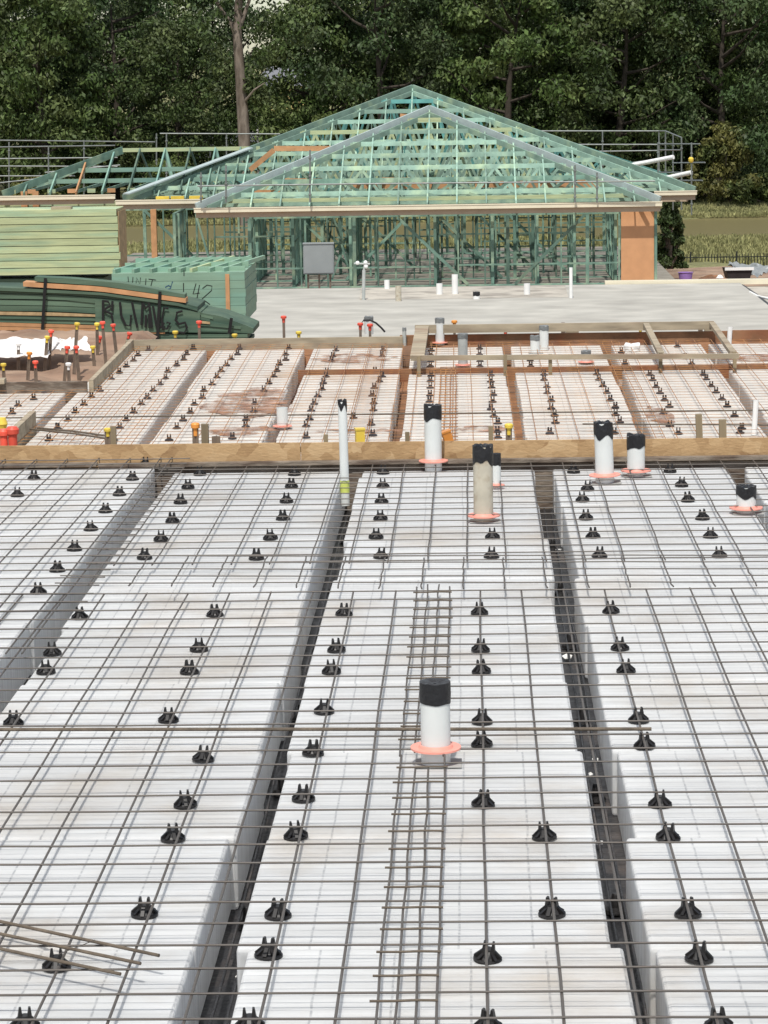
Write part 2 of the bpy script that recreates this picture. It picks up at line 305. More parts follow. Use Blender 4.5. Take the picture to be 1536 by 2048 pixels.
def dup(o, mw_, label=None, group=None):
    c = o.copy(); C.objects.link(c); c.matrix_world = mw_
    if label: c['label'] = label
    if group: c['group'] = group
    for ch in o.children:
        d = ch.copy(); C.objects.link(d); d.parent = c; d.matrix_parent_inverse = ch.matrix_parent_inverse
        for g in ch.children:
            e = g.copy(); C.objects.link(e); e.parent = d
    return c
def T(x, y, z, rz=0): return Matrix.Translation((x, y, z)) @ Matrix.Rotation(rz, 4, 'Z')

# ------------------------------------------------------------------ frame of the lower slab bed beyond the board
rL = ray(915, 25).normalized()
O2 = at_y(817, 690, 33.0*.985)
X2 = rL.cross(Vector((0,0,1))).normalized(); Z2 = X2.cross(rL).normalized()
M2 = Matrix(((X2.x, rL.x, Z2.x, O2.x), (X2.y, rL.y, Z2.y, O2.y), (X2.z, rL.z, Z2.z, O2.z), (0,0,0,1)))
M2i = M2.inverted()
def at_2(x, y, h=0.0):                                  # photo pixel -> local point of that bed's plane
    o = M2i @ Vector((0,0,CZ)); d = (M2i.to_3x3() @ ray(x, y)); t = (h-o.z)/d.z; return o+d*t

# ------------------------------------------------------------------ SETTING: ground, water, sky comes from the world
def gz(x, y):
    if 36 < y < 60:
        t = max(0, min(1, (x+4.9)/1.2)); lo = -1.85-max(0, min(1, (y-36)/3.2))*2.05
        return gz0(x, y)*(1-t)+min(lo, gz0(x, y))*t
    return gz0(x, y)
def gz0(x, y):
    P = [(-60,-.5),(5,-.42),(18,-.42),(22,-1.75),(36,-1.85),(39,-2.0),(52,-2.0),(59,-3.75),(76,-4.1),(95,-4.65),(138,-8.05),(166,-8.25),(172,-8.9),(185,-9.2),
         (197,-8.7),(206,-7.6),(240,-6.8),(330,-2.5),(700,6),(2500,12)]
    for (a, za), (b, zb) in zip(P, P[1:]):
        if y <= b:
            t = max(0, (y-a)/(b-a)); return za+(zb-za)*t
    return 12
b = MB(); ys = [-60,-20,0,5,12,18,19,20,21,22,24,28,32,36,37.5,39,42,46,49,52,54,56,58,59,62,66,70,76,80,86,92]+[95+2*i for i in range(28)]+[152,160,170,180,185]+[188+1.5*i for i in range(15)]+[215,225,240,270,300,330,400,500,700,1200,2500]
xs = [-1500,-600,-300,-150,-90,-70]+[-60+2.5*i for i in range(21)]+[-9+.75*i for i in range(25)]+[10+2.5*i for i in range(20)]+[70,90,150,300,600,1500]
for y in ys:
    for x in xs:
        n_ = noise.noise(Vector((x*.15, y*.15, 0)))*(.5 if y > 100 else .12 if y > 50 else .06)
        b.v.append(Vector((x, y, gz(x, y)+n_)))
for j in range(len(ys)-1):
    for i in range(len(xs)-1):
        a = j*len(xs)+i; b.f.append((a, a+1, a+1+len(xs), a+len(xs))); b.mi.append(1 if ys[j] > 100 else 0)
g = b.build('ground', ['soil', 'grass'], smooth=True); tag(g, kind='structure')
b = MB(); b.add([(-200,160,-8.6),(200,160,-8.6),(200,202,-8.6),(-200,202,-8.6)], [(0,1,2,3)])
tag(b.build('pond', 'water'), kind='structure')

# grass tufts on the two pond banks and rim
def tufts(name, n, box_, h, seed, mt):
    rnd = random.Random(seed); b = MB(); x0, x1, y0, y1 = box_
    for i in range(n):
        x = rnd.uniform(x0, x1); y = rnd.uniform(y0, y1); z = gz(x, y)+noise.noise(Vector((x*.15, y*.15, 0)))*.5-.05
        if z < -8.45: z = -8.5
        hh = h*rnd.uniform(.4, 1.2)*(1+.6*noise.noise(Vector((x*.3, y*.3, 5))))
        for k in range(3):
            a = rnd.uniform(0, 6.28); wd = rnd.uniform(.04, .12); lx = math.cos(a)*hh*.4; ly = math.sin(a)*hh*.4
            b.add([(x-wd, y, z), (x+wd, y, z), (x+lx, y+ly, z+hh)], [(0,1,2)])
    return tag(b.build(name, mt), 'dry green grass growing along the pond banks', 'grass', kind='stuff')
tufts('bank_grass', 30000, (-34, 24, 196, 208), .32, 3, 'grass')
tufts('reed_grass', 22000, (-34, 24, 143, 171), .38, 4, 'grass')

# ------------------------------------------------------------------ NEAR BED: foam blocks
PODH = .255
def pod_mesh(name, lx, ly, h, mt):
    bm = bmesh.new(); bmesh.ops.create_cube(bm, size=1)
    for v in bm.verts: v.co = Vector(((v.co.x+.5)*lx, (v.co.y+.5)*ly, (v.co.z-.5)*h))
    bmesh.ops.bevel(bm, geom=list(bm.edges), offset=.012, segments=2, affect='EDGES', profile=.5)
    me = bpy.data.meshes.new(name); bm.to_mesh(me); bm.free(); me.materials.append(M[mt]); return me
pod_near = pod_mesh('foam_block', 1.088, 1.122, PODH, 'foam')
STRIPS = [(-4.31, 'outermost left strip'), (-3.12, 'second strip from the left'), (-1.90, 'third strip from the left'), (-.70, 'middle strip under the nearest pipe'),
          (.51, 'strip right of the middle one'), (1.70, 'rightmost strip')]
for si, (x0, nm) in enumerate(STRIPS):
    y = 3.95 + (.0 if si > 2 else .10*(3-si)) ; k = 0
    yend = 16.66; zr_ = .036 if si < 2 else 0
    yy = 7.39-1.13*3 + (0 if si == 3 else random.uniform(-.02, .02))
    if si == 2: yy -= .0
    vis = 0
    while yy < yend-.05:
        L_ = min(1.122, yend-yy)
        jx = random.uniform(-.016, .016) + (.025 if (si == 3 and yy < 7.3) else 0)
        o = link('foam_block', pod_near, loc=(x0+jx, yy, zr_+random.uniform(-.004, 0)), rot=(0, 0, random.uniform(-.004, .004)))
        o.scale = (1, L_/1.122, 1)
        # count only blocks inside the picture
        fr = at_z(0 if si < 3 else 1536, 2048, 0)
        tag(o, 'white foam block, %s from the front in the %s' % (ORD[k], nm), 'foam block', 'white foam blocks of the near slab bed')
        k += 1; yy += 1.13
# black membrane under them
b = MB()
for i in range(40):
    for j in range(60):
        b.v.append(Vector((-6+i*.25, 2.5+j*.245, -.257+.012*noise.noise(Vector((i*.9, j*.9, 0))))))
for i in range(39):
    for j in range(59): a = i*60+j; b.f.append((a, a+60, a+61, a+1)); b.mi.append(0)
tag(b.build('plastic_membrane', 'membrane', smooth=True), 'black plastic membrane lying in the trenches between the near foam strips', 'plastic sheet')
# steel lying in the trenches
def rodobj(name, pts, r, mt, label, cat='reinforcing bar', group=None, n=8, mw_=None):
    b = MB(); b.tube(pts, r, n); o = b.build(name, mt, smooth=True)
    if mw_ is not None: o.matrix_world = mw_
    return tag(o, label, cat, group)
TR = [(-3.175, 'second'), (-1.965, 'third'), (-.755, 'fourth'), (.455, 'fifth'), (1.645, 'last')]
for ti, (tx, nm) in enumerate(TR):
    e = empty('trench_reinforcement'); tag(e, 'steel bars lying low in the %s dark trench from the left' % nm, 'reinforcement', 'bars in the near trenches')
    for k, dx in enumerate((-.022, .022)):
        b = MB(); b.tube([(tx+dx+.006*math.sin(j*1.7+ti), 3.8+j*1.25, -.195) for j in range(11)], .005, 6); b.build('bar', 'membrane', e, True)
    for k in range(9):
        b = MB(); y = 4.2+k*1.37+.3*random.random()
        b.lathe([(.04,0),(.036,.012),(.017,.018),(.013,.06),(.010,.065)], 10, (tx, y, -.25)); b.build('bar_chair', 'black', e, True)
for k in range(14):
    tx = random.choice([-.755, -.755, .455, .455, -1.965]); y = 6.2+9*random.random()**1.6
    bm = bmesh.new(); bmesh.ops.create_icosphere(bm, subdivisions=1, radius=.016+.012*random.random())
    for v in bm.verts: v.co *= random.uniform(.6, 1.2); v.co.z *= .5
    me = bpy.data.meshes.new('foam_scrap'); bm.to_mesh(me); bm.free(); me.materials.append(M['white'])
    tag(link('foam_scrap', me, loc=(tx+random.uniform(-.035, .035), y, -.24)), 'small white crumb of foam fallen into a dark trench', 'foam scrap', 'foam crumbs in the trenches')

# ------------------------------------------------------------------ wire mesh sheets
def wire_mesh(name, L_, r, mt, seed, amp=.004, seg=9, n=6):
    rnd = random.Random(seed); b = MB(); pts = []
    for i in range(seg+1):
        t = i/seg; pts.append((amp*rnd.uniform(-1, 1), L_*t, amp*.6*rnd.uniform(-1, 1)))
    b.tube(pts, r, n); return b.mesh(name, mt, True)
def sheet(label, xs, y0, y1, ys, x0, x1, z, rl, rc, mt, mw_=Matrix(), zf=None, grp='welded mesh sheets', endj=.0):
    e = empty('mesh_sheet', mw_=mw_ @ T(x0, y0, z)); tag(e, label, 'steel mesh', grp)
    Ll = y1-y0; Lc = x1-x0
    lm = [wire_mesh('long_wire', Ll, rl, mt, k, .0035) for k in range(3)]
    cm = [wire_mesh('cross_wire', Lc, rc, mt, k+7, .0035) for k in range(3)]
    for i, x in enumerate(xs):
        zz = zf(x, 0) if zf else 0
        o = link('long_wire', lm[i % 3], e, (x-x0, random.uniform(-endj, endj), zz), (0, 0, random.uniform(-.0006, .0006)))
    for i, y in enumerate(ys):
        tilt = 0
        if zf: tilt = -math.atan2(zf(x1, 0)-zf(x0, 0), x1-x0)
        zz = zf(x0, 0) if zf else 0
        o = link('cross_wire', cm[i % 3], e, (0, y-y0, zz+rl+rc-.001), (0, 0, 0))
        o.rotation_euler = Euler((tilt, 0, -math.pi/2+random.uniform(-.0008, .0008)))
        if zf: o.rotation_euler = (Matrix.Rotation(-math.pi/2, 3, 'Z') @ Matrix.Rotation(math.atan2(zf(x1, 0)-zf(x0, 0), x1-x0), 3, 'X')).to_euler()
    return e
fr = lambda a, b_, s: [a+s*i for i in range(int(round((b_-a)/s))+1)]
MZ = .045
# front sheet: bars at 0.022+0.2k ; the bar at -0.18 runs beside the strip of narrow mesh
xsA = [x for x in fr(.022-.2*14, .022+.2*9, .2) if abs(x+.178) > .03]
sheet('big front steel mesh sheet lying on black chairs over the nearest foam blocks', xsA, 5.4, 12.49, fr(5.46, 12.46, .2), -2.95, 1.95, MZ, .0044, .0034, 'steel')
# narrow connecting sheet
zfm = lambda x, y: .012 + .035*max(0, min(1, (-.2-x)/1.7))
sheet('narrow middle mesh sheet lapped between front and back sheets, raised at its left end', fr(-.055-.2*9, -.055+.2*10, .2), 12.47, 13.29, [12.51, 12.68, 12.86, 13.04, 13.22], -2.02, 2.05, MZ, .0040, .0032, 'steel', zf=zfm)
sheet('back steel mesh sheet around the group of tall pipes before the timber board', fr(-.037-.2*9, -.037+.2*11, .2), 13.25, 16.66, fr(13.28, 16.5, .2), -1.98, 2.4, MZ-.004, .0042, .0033, 'steel')
sheet('left mesh sheet over the foam blocks in the upper left, bars running off the edge', fr(-5.4, -2.02, .2)+[-1.93], 11.0, 16.85, fr(11.08, 16.8, .2), -5.5, -1.80, MZ+.038, .0042, .0033, 'steel')
# narrow trench mesh under the nearest pipe
e = empty('trench_mesh', (0, 0, MZ+.012)); tag(e, 'narrow strip of four rusty bars with short cross bars beneath the nearest white pipe', 'steel mesh')
for k, x in enumerate((-.272, -.219, -.168, -.112)):
    m_ = wire_mesh('long_wire', 3.95 if k in (0, 3) else 3.78, .0038, 'steel', 30+k, .003, 14); link('long_wire', m_, e, (x, 5.4, 0))
    m_ = wire_mesh('long_wire', 3.18, .0038, 'steel', 40+k, .003, 14); link('long_wire', m_, e, (x-.004, 9.34 if k in (0, 3) else 9.40, 0))
cw = wire_mesh('cross_wire', .182, .0036, 'rebar', 50, .002, 3)
for i, y in enumerate(fr(5.55, 12.45, .2)):
    if abs(y-9.3) > .08: link('cross_wire', cw, e, (-.286+random.uniform(-.006, .006), y+.012, .007), (0, 0, -math.pi/2+random.uniform(-.02, .02)))
# thick bar across, loose rusty bars
p = at_z(-40, 1459, .068); q = at_z(1303, 1458, .068)
rodobj('steel_bar', [p, q], .0068, 'rebar', 'long thick dark steel bar lying across the front mesh behind the nearest pipe')
for k, (a, b_, nm) in enumerate((((-60, 1830), (318, 1911), 'farthest'), ((-60, 1855), (281, 1927), 'middle'), ((-60, 1885), (241, 1948), 'nearest'))):
    rodobj('rusty_rod', [at_z(*a, .064), at_z(*b_, .064)], .0052, 'rebar', '%s of three short rusty rods on the mesh at bottom left' % nm, 'steel rod', 'rusty rods at bottom left')
rodobj('tie_wire', [at_z(190, 1880, .08), at_z(160, 1892, .06), at_z(118, 1908, .065)], .0014, 'steel', 'thin tie wire between a rusty rod and a black chair at bottom left', 'wire', n=5)

# ------------------------------------------------------------------ bar chairs
def chair_parts():
    e = empty('bar_chair')
    b = MB()                                            # ring base with four spokes
    n = 20; prof = [(.0415,0),(.0415,.007),(.036,.010),(.028,.008),(.028,0)]
    b.lathe(prof, n, cap=(False, False))
    for k in range(4):
        a = R(45+90*k); d = Vector((math.cos(a), math.sin(a), 0))
        b.beam(d*.036+Vector((0,0,.007)), d*.008+Vector((0,0,.026)), .010, .012)
    base = b.build('base', 'black', e)
    b = MB(); b.lathe([(.030,.006),(.024,.014),(.0185,.026),(.016,.036)], 12)
    for k in range(4): a = R(90*k); d = Vector((math.cos(a), math.sin(a), 0)); b.beam(d*.037+Vector((0,0,.008)), d*.015+Vector((0,0,.028)), .011, .011)
    for sx in (-1, 1):
        o_ = len(b.v); x1, x2, x3, x4 = sx*.0055, sx*.0200, sx*.0095, sx*.0155
        b.add([(x1,-.011,.024),(x2,-.011,.024),(x2,.011,.024),(x1,.011,.024),(x3,-.007,.057),(x4,-.007,.057),(x4,.007,.057),(x3,.007,.057)],
              [(0,3,2,1),(4,5,6,7),(0,1,5,4),(1,2,6,5),(2,3,7,6),(3,0,4,7)])
    b.build('saddle', 'black', e)
    return e
ch0 = chair_parts(); used = [False]
def put_chair(p, label, grp, mw0=Matrix(), sc=1.0):
    m_ = mw0 @ (Matrix.Translation(p) @ Matrix.Rotation(random.uniform(-.35, .35), 4, 'Z') @ Euler((random.gauss(0, .05), random.gauss(0, .05), 0)).to_matrix().to_4x4())
    if not used[0]:
        used[0] = True; ch0.matrix_world = m_; tag(ch0, label, 'bar chair', grp); return ch0
    return tag(dup(ch0, m_, label, grp), cat='bar chair')
rows = {
 'outer line of the upper left strip': [(35,992),(68,958),(101,928)],
 'inner line of the upper left strip': [(77,1186),(115,1142),(149,1100),(182,1060),(211,1024),(239,990),(265,959),(291,930)],
 'left line behind the lap, third strip': [(289,1116),(322,1080),(345,1043),(361,1005),(376,975),(400,949)],
 'right line behind the lap, third strip': [(513,1117),(541,1077),(566,1038),(573,1003),(583,973),(589,949)],
 'far left line under the front mesh': [(50,2055),(113,1935),(27,1448),(92,1345),(105,1308),(160,1236)],
 'line left of the wide left trench': [(289,1829),(346,1679),(371,1611),(406,1520),(337,1442),(379,1345),(398,1300),(430,1231)],
 'line just right of the left trench': [(500,2055),(537,1912),(556,1832),(592,1674),(607,1599),(626,1508),(648,1424),(663,1344),(673,1301),(688,1229)],
 'line right of the nearest pipe': [(977,2058),(975,1919),(966,1610),(964,1490),(964,1445),(963,1344),(961,1301),(959,1227)],
 'pair close to the right dark trench': [(1104,1829),(1089,1676)],
 'line on the right foam strip': [(1437,2055),(1398,1919),(1376,1831),(1336,1677),(1320,1611),(1289,1493),(1277,1442),(1252,1343),(1240,1298),(1222,1224)],
 'left line behind the lap, middle strip': [(762,1115),(752,1075),(761,1038),(763,1004),(766,974),(766,946)],
 'pair in front of the dusty beige pipe': [(983,1114),(985,1075)],
 'left line behind the lap, right strip': [(1199,1113),(1186,1074),(1172,1037),(1165,1001),(1175,979),(1147,944)],
 'right line behind the lap, right strip': [(1439,1113),(1421,1074),(1405,1037),(1376,1001),(1363,971),(1340,943)],
}
for nm, pts in rows.items():
    for k, (x, y) in enumerate(pts):
        p = at_z(x, y+1, .034 if 'upper left' in nm else 0)
        up_ = y < 1180
        put_chair(p, 'black bar chair, %s from the front, %s' % (ORD[k], nm), 'black bar chairs holding up the near mesh')
# ------------------------------------------------------------------ pipes
def pipe(base, h, r, label, mt='pvc', cap='tape', capmt='tape', caph=.07, flz=None, below=0, collar=True, lean=(0, 0), mw0=Matrix(), ragged=.02, grp=None, flr=None):
    e = empty('drain_pipe', mw_=mw0 @ Matrix.Translation(base) @ Matrix.Rotation(lean[0], 4, 'Y') @ Matrix.Rotation(lean[1], 4, 'X'))
    tag(e, label, 'pipe', grp)
    b = MB(); n = 28
    b.lathe([(r*.90, h), (r, h), (r, -below), (r*.9, -below)], n, cap=(False, False)); b.lathe([(r*.9, -below), (r*.90, h)], n, cap=(False, False))
    b.build('tube', mt, e, True)
    if cap:
        b = MB(); sd_ = random.random()*9
        def wob(i, t):
            return ragged*(noise.noise(Vector((math.cos(t)*1.3+sd_, math.sin(t)*1.3, 0)))*.9) if i in (0, 1) else .6*ragged*noise.noise(Vector((math.cos(t)*2.5+sd_, math.sin(t)*2.5, 4)))
        b.lathe([(r*1.005, h-caph), (r*1.05, h-caph), (r*1.07, h-caph*.5), (r*1.05, h+.006), (r*.8, h+.008), (r*.3, h+.002)], n, cap=(False, True), wob=lambda i, t: wob(i, t))
        b.build('end_wrap', capmt, e, True)
    if flz is not None:
        fr_ = flr or r*1.72
        b = MB(); b.lathe([(r*1.02, flz+.014), (r*1.10, flz+.012), (r*1.2, flz+.002), (fr_, flz+.004), (fr_, flz-.003), (r*1.0, flz-.008)], n, cap=(False, False)); b.build('collar_ring', 'flange', e, True)
    if collar:
        b = MB(); s_ = r*1.4
        b.box((-s_, -s_*.8, .001), (s_*1.25, s_*.8, .005)); b.build('foam_patch', 'collar', e)
    return e
def hpx(x, yb, yt, zb=0):                              # height of an upright whose foot is at pixel (x, yb)
    p = at_z(x, yb, zb); q = at_y(x, yt, p.y); return p, q.z-zb
p, h = hpx(872, 1528, 1366); pipe(p, h, .054, 'nearest white round pipe with black taped top and pink collar', caph=.072, flz=.062, ragged=.006)
p, h = hpx(867, 941, 811); pipe(p, h, .054, 'white pipe with torn black wrap and pink collar standing against the timber board', caph=.085, flz=.062, ragged=.035, collar=False)
p, h = hpx(967, 1043, 893); pipe(p, h, .055, 'dusty beige pipe with ragged black top and pink collar', mt='pvcold', caph=.085, flz=.035, ragged=.05)
p, h = hpx(993, 977, 909); pipe(p, h, .027, 'thin white pipe half hidden behind the dusty beige pipe', caph=.065, flz=.02, ragged=.01, collar=False, flr=.05)
p, h = hpx(1210, 966, 846); pipe(p, h, .056, 'taller white pipe of the pair near the right end of the board', caph=.08, flz=.05, ragged=.04, lean=(-.03, 0))
p, h = hpx(1272, 952, 872); pipe(p, h, .055, 'shorter white pipe of the pair near the right end of the board', caph=.07, flz=.035, ragged=.03)
p, h = hpx(1492, 1026, 974); pipe(p, h, .055, 'short white pipe with black top at the right edge beside a trench', caph=.055, flz=.03, ragged=.025)
p = at_z(690, 985, -.05); h = at_y(688, 803, p.y).z+.05
e = pipe(p, h, .027, 'tall thin white conduit standing in the trench before the board', caph=.035, below=.08, ragged=.05, collar=False, lean=(-.012, 0))
b = MB(); b.lathe([(.0275, .0), (.029, .0), (.029, .075), (.0275, .075)], 20, cap=(False, False)); b.build('yellow_tape', 'yellowtape', e, True)

# ------------------------------------------------------------------ timber board behind the near bed
e = empty('edge_board', (0, 16.78, 0)); tag(e, 'long strand board edge form, golden brown, across the full width', 'formwork board')
z1 = at_y(768, 883, 16.78).z; zb_ = at_y(768, 921, 16.78).z
joints = [-7.2, -3.62, -1.1, 1.93, 5.5]
for a, b2 in zip(joints, joints[1:]):
    b = MB(); b.box((a+.002, 0, -.35), (b2-.002, .018, z1+random.uniform(-.004, .004))); b.build('board', 'osb', e)
b = MB(); b.beam((-7.2, .06, z1-.05), (5.5, .06, z1-.05), .07, .035); b.build('back_rail', 'form', e)
e = empty('bottom_plank', (0, 16.71, 0)); tag(e, 'grimy grey timber plank running along the foot of the strand board', 'plank')
z2_ = at_y(768, 919, 16.71).z
for a, b2 in ((-7.2, -2.4), (-2.39, 2.9), (2.91, 5.5)):
    b = MB(); b.box((a, 0, -.30), (b2, .045, z2_-.035)); b.build('plank', 'grime', e)
    b = MB(); b.beam((a, .0, z2_-.018), (b2, .004, z2_-.012), .07, .022); b.build('top_strip', 'grime', e)
b = MB(); b.box((-1.93, 16.665, -.30), (5.5, 16.705, -.03)); tag(b.build('edge_beam', 'grime'), 'dark timber bearer in the gap between foam blocks and edge board', 'timber')

# ------------------------------------------------------------------ LOWER BED beyond the board
pod_far = pod_mesh('foam_block', 1.088, 1.1, .30, 'foam_far')
yA = at_2(817, 880).y; yRibF = at_2(900, 746).y; yRibB = at_2(900, 733).y; yBack = at_2(900, 694).y
yStart = at_2(900, 935).y-.5
xl_edge = at_2(150, 790).x
def strip2(i): return -.59+1.2*i - .0            # left edge of strip i ; rib centres at k*1.2
FS = []
for i in range(-5, 5):
    x0 = i*1.2+.055
    segs = []
    if i >= -1: segs = [(yStart, yRibF), (yRibB, yBack)]
    elif i >= -3: segs = [(yStart, yBack)]
    else: segs = [(yStart, at_2(60, 786).y)]
    FS.append((x0, segs))
for fi, (x0, segs) in enumerate(FS):
    k = 0
    nm = '%s strip from the left beyond board' % ORD[fi]
    for (a, b2) in segs:
        yy = a
        nseg = max(1, round((b2-a)/1.12)); L_ = (b2-a)/nseg
        for j in range(nseg):
            o = link('foam_block', pod_far); o.matrix_world = M2 @ T(x0+random.uniform(-.012, .012), yy, random.uniform(-.006, 0), random.uniform(-.004, .004)) @ Matrix.Diagonal((1, (L_-.008)/1.1, 1, 1))
            tag(o, 'muddy foam block, %s from the front in the %s' % (ORD[k], nm), 'foam block', 'muddy foam blocks of the lower slab bed')
            k += 1; yy += L_
# mud floor of that bed
b = MB(); NX, NY = 70, 60
for i in range(NX+1):
    for j in range(NY+1):
        b.v.append(Vector((-8+i*.22, yStart-1+j*(yBack+1.6-yStart)/NY, -.25+.04*noise.noise(Vector((i*.5, j*.5, 2))))))
for i in range(NX):
    for j in range(NY): a = i*(NY+1)+j; b.f.append((a, a+NY+1, a+NY+2, a+1)); b.mi.append(0)
o = b.build('mud_floor', 'mud', smooth=True); o.matrix_world = M2; tag(o, kind='structure')
# mesh sheets of the lower bed
yF = yRibF-.05
s2 = [(-5.6, -2.45, yStart, at_2(60, 790).y, 'left rusty mesh sheet of the lower bed beside the soil bank'),
      (-4.35, -.25, yStart+.1, yBack-.05, 'rusty mesh sheet over the left half of the lower bed'),
      (-.45, 2.55, yStart+.05, yBack-.08, 'rusty mesh sheet in the middle of the lower bed'),
      (2.35, 5.4, yStart+.12, yBack-.05, 'rusty mesh sheet at the right side of the lower bed')]
for k, (a, b2, c, d, lb) in enumerate(s2):
    off = [.03, .07, .0, .11][k]
    if k == 1: a = at_2(205, 770).x
    sheet(lb, fr(a+off, b2-.05, .2), c, d, fr(c+.06+.03*k, d-.03, .2), a, b2, .048+.01*(k % 2), .0036, .0022, 'rust', M2, grp='rusty mesh sheets of the lower bed')
tx = at_2(880, 800).x
e = empty('trench_mesh', mw_=M2 @ T(tx, 0, .066)); tag(e, 'narrow rusty mesh strip right of a line of chairs in the lower bed', 'steel mesh')
for k in range(4): link('long_wire', wire_mesh('long_wire', yRibF-yStart-.1, .005, 'rust', 60+k, .006, 12), e, (k*.055, yStart+.05, 0))
cw = wire_mesh('cross_wire', .2, .005, 'rust', 70, .002, 3)
for y in fr(yStart+.2, yRibF-.1, .2): link('cross_wire', cw, e, (-.01, y, .009), (0, 0, -math.pi/2))
for (a, b2, nm) in (((-20, 836), (1560, 820), 'long thin dark bar lying across the lower bed in front of its mud patch'), ((1165, 848), (1560, 850), 'short dark bar on the lower bed behind the two wooden pegs')):
    rodobj('steel_bar', [at_2(*a, .075), at_2(*b2, .075)], .0075, 'rebar', nm, mw_=M2)
for k, (a, b2) in enumerate((((60, 858), (235, 880)), ((75, 856), (215, 872)))):
    rodobj('loose_rod', [at_2(a[0], a[1], .09), at_2((a[0]+b2[0])/2, (a[1]+b2[1])/2-2, .10), at_2(*b2, .09)], .010, 'rebar', '%s of two bent rods near the left end of the board' % ('left' if k == 0 else 'right'), 'steel rod', mw_=M2)
# chairs of the lower bed (small in the picture: one mesh each)
b = MB(); b.lathe([(.044,0),(.042,.010),(.020,.020),(.018,.034)], 10)
for sx in (-1, 1): b.beam((sx*.015, 0, .018), (sx*.014, 0, .062), .011, .022, (0,1,0))
far_chair = b.mesh('bar_chair', 'dusty')
def c6(L_): return [(x/2.743, y/2.743+600) for x, y in L_]
def c7(L_): return [(x/3.072+540, y/3.072+560) for x, y in L_]
def c8(L_): return [(x/3.072+1036, y/3.072+560) for x, y in L_]
frows = [
 ('left edge line beside the soil bank', c6([(66,617),(98,577),(185,540),(245,503)])),
 ('line beside the left side board', c6([(268,766),(316,702),(372,658),(413,614),(460,572),(502,530),(548,495),(610,430),(655,395),(693,360),(733,330),(757,300),(815,272),(835,242)])),
 ('second line right of the side board', c6([(657,698),(693,657),(733,615),(775,570),(808,535),(840,495),(878,460),(908,428),(920,390),(970,355),(1008,325),(1025,295),(1060,265),(1080,240)])),
 ('line right of the orange capped peg', c6([(928,765),(970,700),(1005,657),(1045,615),(1066,570),(1110,535),(1118,495),(1163,460),(1190,422),(1213,387),(1243,355),(1268,322),(1303,295),(1313,263),(1337,240)])),
 ('line crossing the brown mud smear', c6([(1275,755),(1348,692),(1350,655),(1392,610),(1397,567),(1447,495),(1475,455),(1502,418),(1520,385)])+c7([(57,515),(97,487),(97,455),(115,418),(135,388)])),
 ('line left of the tall thin conduit', c7([(222,965),(222,895),(243,853),(253,800),(272,758),(293,712),(320,670),(328,630),(345,590),(350,565),(378,493),(387,467),(405,430)])),
 ('line right of the tall thin conduit', c7([(632,950),(622,885),(513,845),(635,797),(637,755),(628,707),(640,660),(673,620),(690,590),(645,560),(688,465),(695,430)])),
 ('line behind the torn black wrapped pipe', c7([(980,745),(983,705),(985,658),(985,618),(990,585),(985,527),(988,497),(988,460),(992,430)])),
 ('line left of the yellow capped peg', c7([(1400,965),(1397,930),(1400,878),(1375,835),(1357,790),(1368,745),(1372,703),(1362,658),(1357,620),(1357,582),(1290,527),(1290,495),(1288,455),(1288,418)])),
 ('line left of the taller pipe of the pair', c8([(195,938),(230,873),(225,828),(205,787),(205,740),(180,692),(178,655),(160,610),(160,578),(78,527),(75,490)])),
 ('line behind the shorter pipe of the pair', c8([(592,938),(625,870),(600,825),(598,780),(567,735),(547,690),(522,650),(497,608),(485,575)])),
 ('line left of the two wooden pegs', c8([(985,940),(933,893),(893,818),(930,775),(900,735),(873,692),(848,655),(828,612),(810,580),(657,512),(640,475),(635,440)])),
 ('line right of the two wooden pegs', c8([(1365,935),(1375,910),(1330,832),(1285,773),(1253,730),(1217,687),(1187,650),(1157,607),(1138,580),(1067,512),(1027,475),(978,405)])),
]
first = True
for nm, pts in frows:
    for k, (x, y) in enumerate(pts):
        p = at_2(x, y+2, 0)
        o = link('bar_chair', far_chair); o.matrix_world = M2 @ Matrix.Translation(p) @ Matrix.Rotation(random.uniform(-.5, .5), 4, 'Z')
        tag(o, 'lower bed bar chair, %s from front, %s' % (ORD[k], nm), 'bar chair', 'dark bar chairs of the lower bed')
# mud smears on the foam
def blob(name, px, sx, sy, label, mt='wetmud', seed=0, mw0=M2, h=.004):
    c = at_2(*px, 0); b = MB(); n = 40; b.v.append(Vector((0, 0, .012)))
    for k in range(n):
        t = 2*math.pi*k/n; r_ = 1+.45*noise.noise(Vector((math.cos(t)*1.7+seed, math.sin(t)*1.7, seed)))+.15*noise.noise(Vector((math.cos(t)*6+seed, math.sin(t)*6, seed)))
        b.v.append(Vector((math.cos(t)*sx*r_, math.sin(t)*sy*r_, h)))
    for k in range(n): b.f.append((0, 1+k, 1+(k+1) % n)); b.mi.append(0)
    o = b.build(name, mt, smooth=True); o.matrix_world = mw0 @ Matrix.Translation(c); return tag(o, label, 'mud')
blob('mud_smear', (500, 806), .45, 1.0, 'wide brown mud smear on foam left of the short white pipe', seed=1)
blob('mud_smear', (478, 862), .40, .28, 'small mud smear close behind the board left of the conduit', seed=5)
blob('mud_smear', (700, 716), .50, .42, 'reddish mud smear at the back of the lower bed', seed=2)
blob('mud_smear', (712, 862), .42, .13, 'thin mud smear behind the yellow block on the board', seed=8)
blob('mud_smear', (962, 858), .25, .2, 'mud smear right of the wrapped pipe by the board', seed=12)
blob('mud_smear', (1500, 715), .45, .35, 'reddish mud smear at the right end of the lower bed', seed=3)
blob('mud_smear', (1322, 832), .13, .7, 'narrow mud smear running between the rows near the pegs', seed=9)

